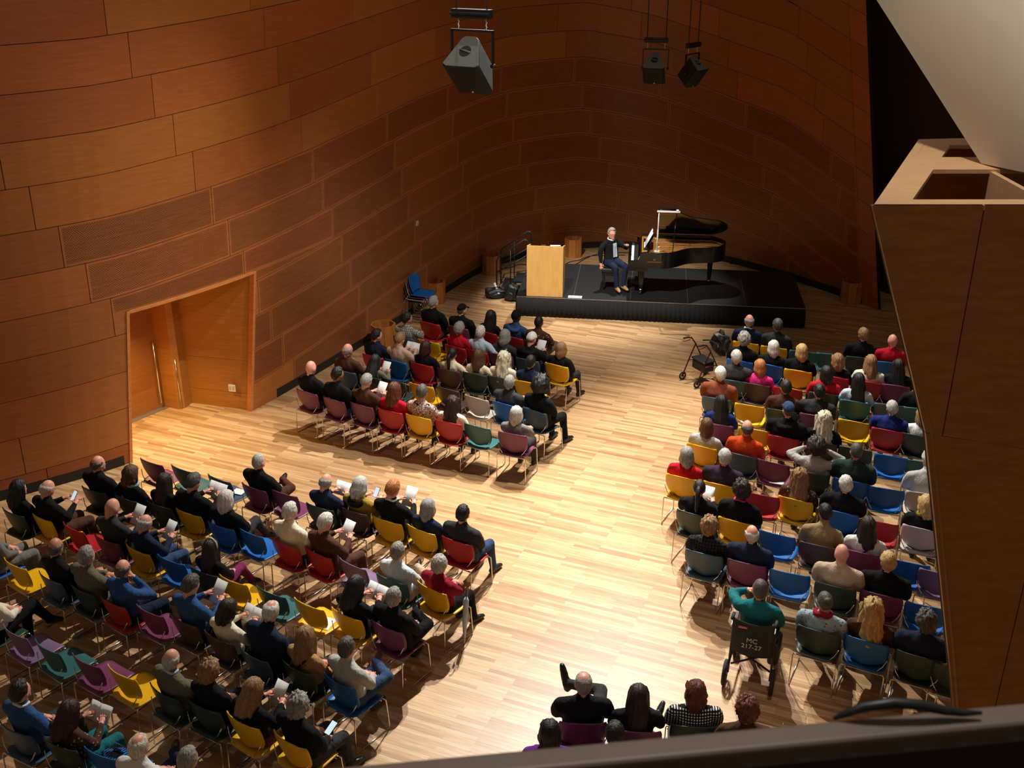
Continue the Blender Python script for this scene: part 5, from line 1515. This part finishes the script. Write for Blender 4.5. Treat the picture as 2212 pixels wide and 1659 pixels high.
row(LR, 4, [(Z2, -165, 1010, 'B', 'fringe.grey/grey/lap/bot:grey'), (Z2, 130, 1112, 'Y', N), (Z2, 430, 1232, 'S', 'fringe.darkgrey.m/black/lap'), (Z2, 700, 1330, 'G', 'short.grey/olivegrey/folded/big'), (Z2, 960, 1440, 'O', 'fringe.darkgrey/blue/chin/bot:navy'), (Z2, 1270, 1515, 'M', N), (Z2, 1565, 1600, 'K', 'short.darkgrey/blue/read#sheet'), (Z4, 1860, 642, 'K', 'bob.darkbrown/cream/read/collar:tan#book'), (Z5, 425, 795, 'S', 'tonsure.white/navy/lean/big'), (Z5, 795, 905, 'G', 'mid.lightbrown/tan/lap/strap:black'), (Z5, 1155, 1025, 'B', 'short.darkgrey/lightgrey/cross/bot:denim,shoe:brown')])
row(LR, 5, [(Z4, -180, 470, 'G', 'short.white/cream/knee/bot:black'), (Z4, 130, 592, 'L', N), (Z4, 405, 722, 'T', N), (Z4, 730, 840, 'M', N), (Z4, 1035, 945, 'Y', N), (Z4, 1400, 1112, 'G', 'fringe.silver/olivegrey/lap/collar:sky,big'), (Z4, 1720, 1225, 'G', 'curly.lightbrown/black/lap'), (Z5, 330, 1362, 'Y', 'mid.lightbrown/black/read#sheet'), (Z5, 735, 1530, 'Y', 'curly.grey/black/lap/big')])
row(LR, 6, [(Z4, 140, 1435, 'S', 'short.darkbrown/blue/drape/collar:white'), (Z4, 510, 1560, 'G', 'mid.wine/patterned/read/bot:teal#book'), (Z4, 860, 1640, 'B', N)])
row(LR, 7, [(Z4, 1150, 1950, 'G', 'tonsure.white/white/cross/bot:navy,shoe:brown'), (Z4, 1560, 2040, 'K', 'short.grey/charcoal/lap')])

CF = 'near centre row'
row(CF, 0, [(Z8, 630, 745, 'M', 'tonsure.grey/black/sprawl/big,bot:charcoal,S1.1'), (Z8, 1055, 810, 'M', 'long.darkbrown/black/kneeL/S1.02'), (Z8, 1500, 770, 'G', 'bobw.auburn/houndstooth/lap/big,S1.02'), (Z8, 1890, 945, 'G', 'curly.auburn/brown/lap')], flat=-4)
row('nearest centre row', 0, [(Z8, 370, 1110, 'G', 'bob.black/purple/lap'), (Z8, 870, 1145, 'G', 'short.black/navy/lap')], flat=-4)

# ------------------------------------------------------------------ pianist
pp_ = stg(2.02, .92, SH)
o, HM = person(pp_ + Vector((0, 0, .03)), SA - math.radians(90 + 48), 'short.grey/black/pianist/bot:navy,shoe:tan,yaw-15,collar:white,glasses', 'grey-haired pianist in dark blazer seated on the piano bench', None, 1.02)
m = MB(); m.add([(-.045, .036, .955), (.045, .036, .955), (.055, .075, .66), (-.055, .075, .66), (-.045, .046, .955), (.045, .046, .955), (.055, .082, .66), (-.055, .082, .66)], [(0, 3, 2, 1), (4, 5, 6, 7), (0, 1, 5, 4), (1, 2, 6, 5), (2, 3, 7, 6), (3, 0, 4, 7)])
m.build('shirt_front', cloth('sky'), o)
# ------------------------------------------------------------------ loose things on seats
def seat_thing(block, r, i, name, w, d, h, mat, label, cat, dx=0, dy=0, rz=.2):
    for b_, rr, ii, q, a in SEATS:
        if (b_, rr, ii) == (block, r, i):
            f = Vector((-math.sin(a), math.cos(a), 0)); s = Vector((math.cos(a), math.sin(a), 0))
            return slab_at(name, q + f * dy + s * dx + Vector((0, 0, .455)), a + rz, w, d, h, mat, label, cat)
seat_thing(RB_, 6, 2, 'paper_sheets', .21, .28, .006, PAPER, 'white papers left on the empty plum chair', 'paper', .05, -.05)
seat_thing(RB_, 4, 1, 'paper_sheet', .20, .16, .005, PAPER, 'white sheet left on an empty yellow chair, right group', 'paper', -.08, -.1)
seat_thing(LR, 3, 9, 'paper_leaflet', .16, .22, .006, PAPER, 'white leaflet on the empty yellow chair, left rear group', 'paper', .08, -.02)
seat_thing(LR, 1, 2, 'paper_leaflet', .18, .14, .006, PAPER, 'white leaflet on the empty slate chair of the front row', 'paper', .02, .1)
bags = [b for b in SEATS if b[:3] == (LR, 6, 2)][0]
bg = bag('patterned_bag', bags[3] + Vector((0, 0, .462)), bags[4], .34, .26, .18, 'blue bag lying on the empty blue chair at lower left', True, mat_fabric('bag_blue', srgb(40, 110, 190), 'check', srgb(14, 16, 22)))
q = [b for b in SEATS if b[:3] == (LR, 2, 10)][0]
f = Vector((-math.sin(q[4]), math.cos(q[4]), 0)); s_ = Vector((math.cos(q[4]), math.sin(q[4]), 0))
cu = empty('hooked_umbrella', q[3] + s_ * .30 + f * .02 + Vector((0, 0, .0)), q[4]); tag(cu, 'furled pale blue umbrella with hooked handle beside the maroon sweater', 'umbrella')
m = MB(); m.tube([(0, 0, .02), (0, .02, .30), (0, .05, .62), (0, .06, .66)], [.008, .03, .034, .012], 10); m.build('canopy', cloth('sky'), cu, True)
m = MB(); m.tube([(0, .06, .66), (0, .07, .76), (0, .05, .80), (0, .02, .79), (0, .01, .75)], .010, 8); m.build('handle', mat_plain('umbrella_handle', srgb(96, 30, 26), .4), cu, True)
# phone in a lap
q = [b for b in SEATS if b[:3] == (LR, 5, 8)][0]
f = Vector((-math.sin(q[4]), math.cos(q[4]), 0)); s_ = Vector((math.cos(q[4]), math.sin(q[4]), 0))
ph = empty('mobile_phone', q[3] + f * .26 + s_ * .08 + Vector((0, 0, .66)), q[4]); ph.rotation_euler = (.5, 0, q[4]); tag(ph, 'mobile phone with lit screen in the lap of black puffer coat', 'phone')
m = MB(); m.box((-.038, -.075, 0), (.038, .075, .009)); bevel(m.build('case', BLACK, ph), .003)
m = MB(); m.box((-.034, -.070, .009), (.034, .070, .0095)); m.build('screen', SCR, ph)
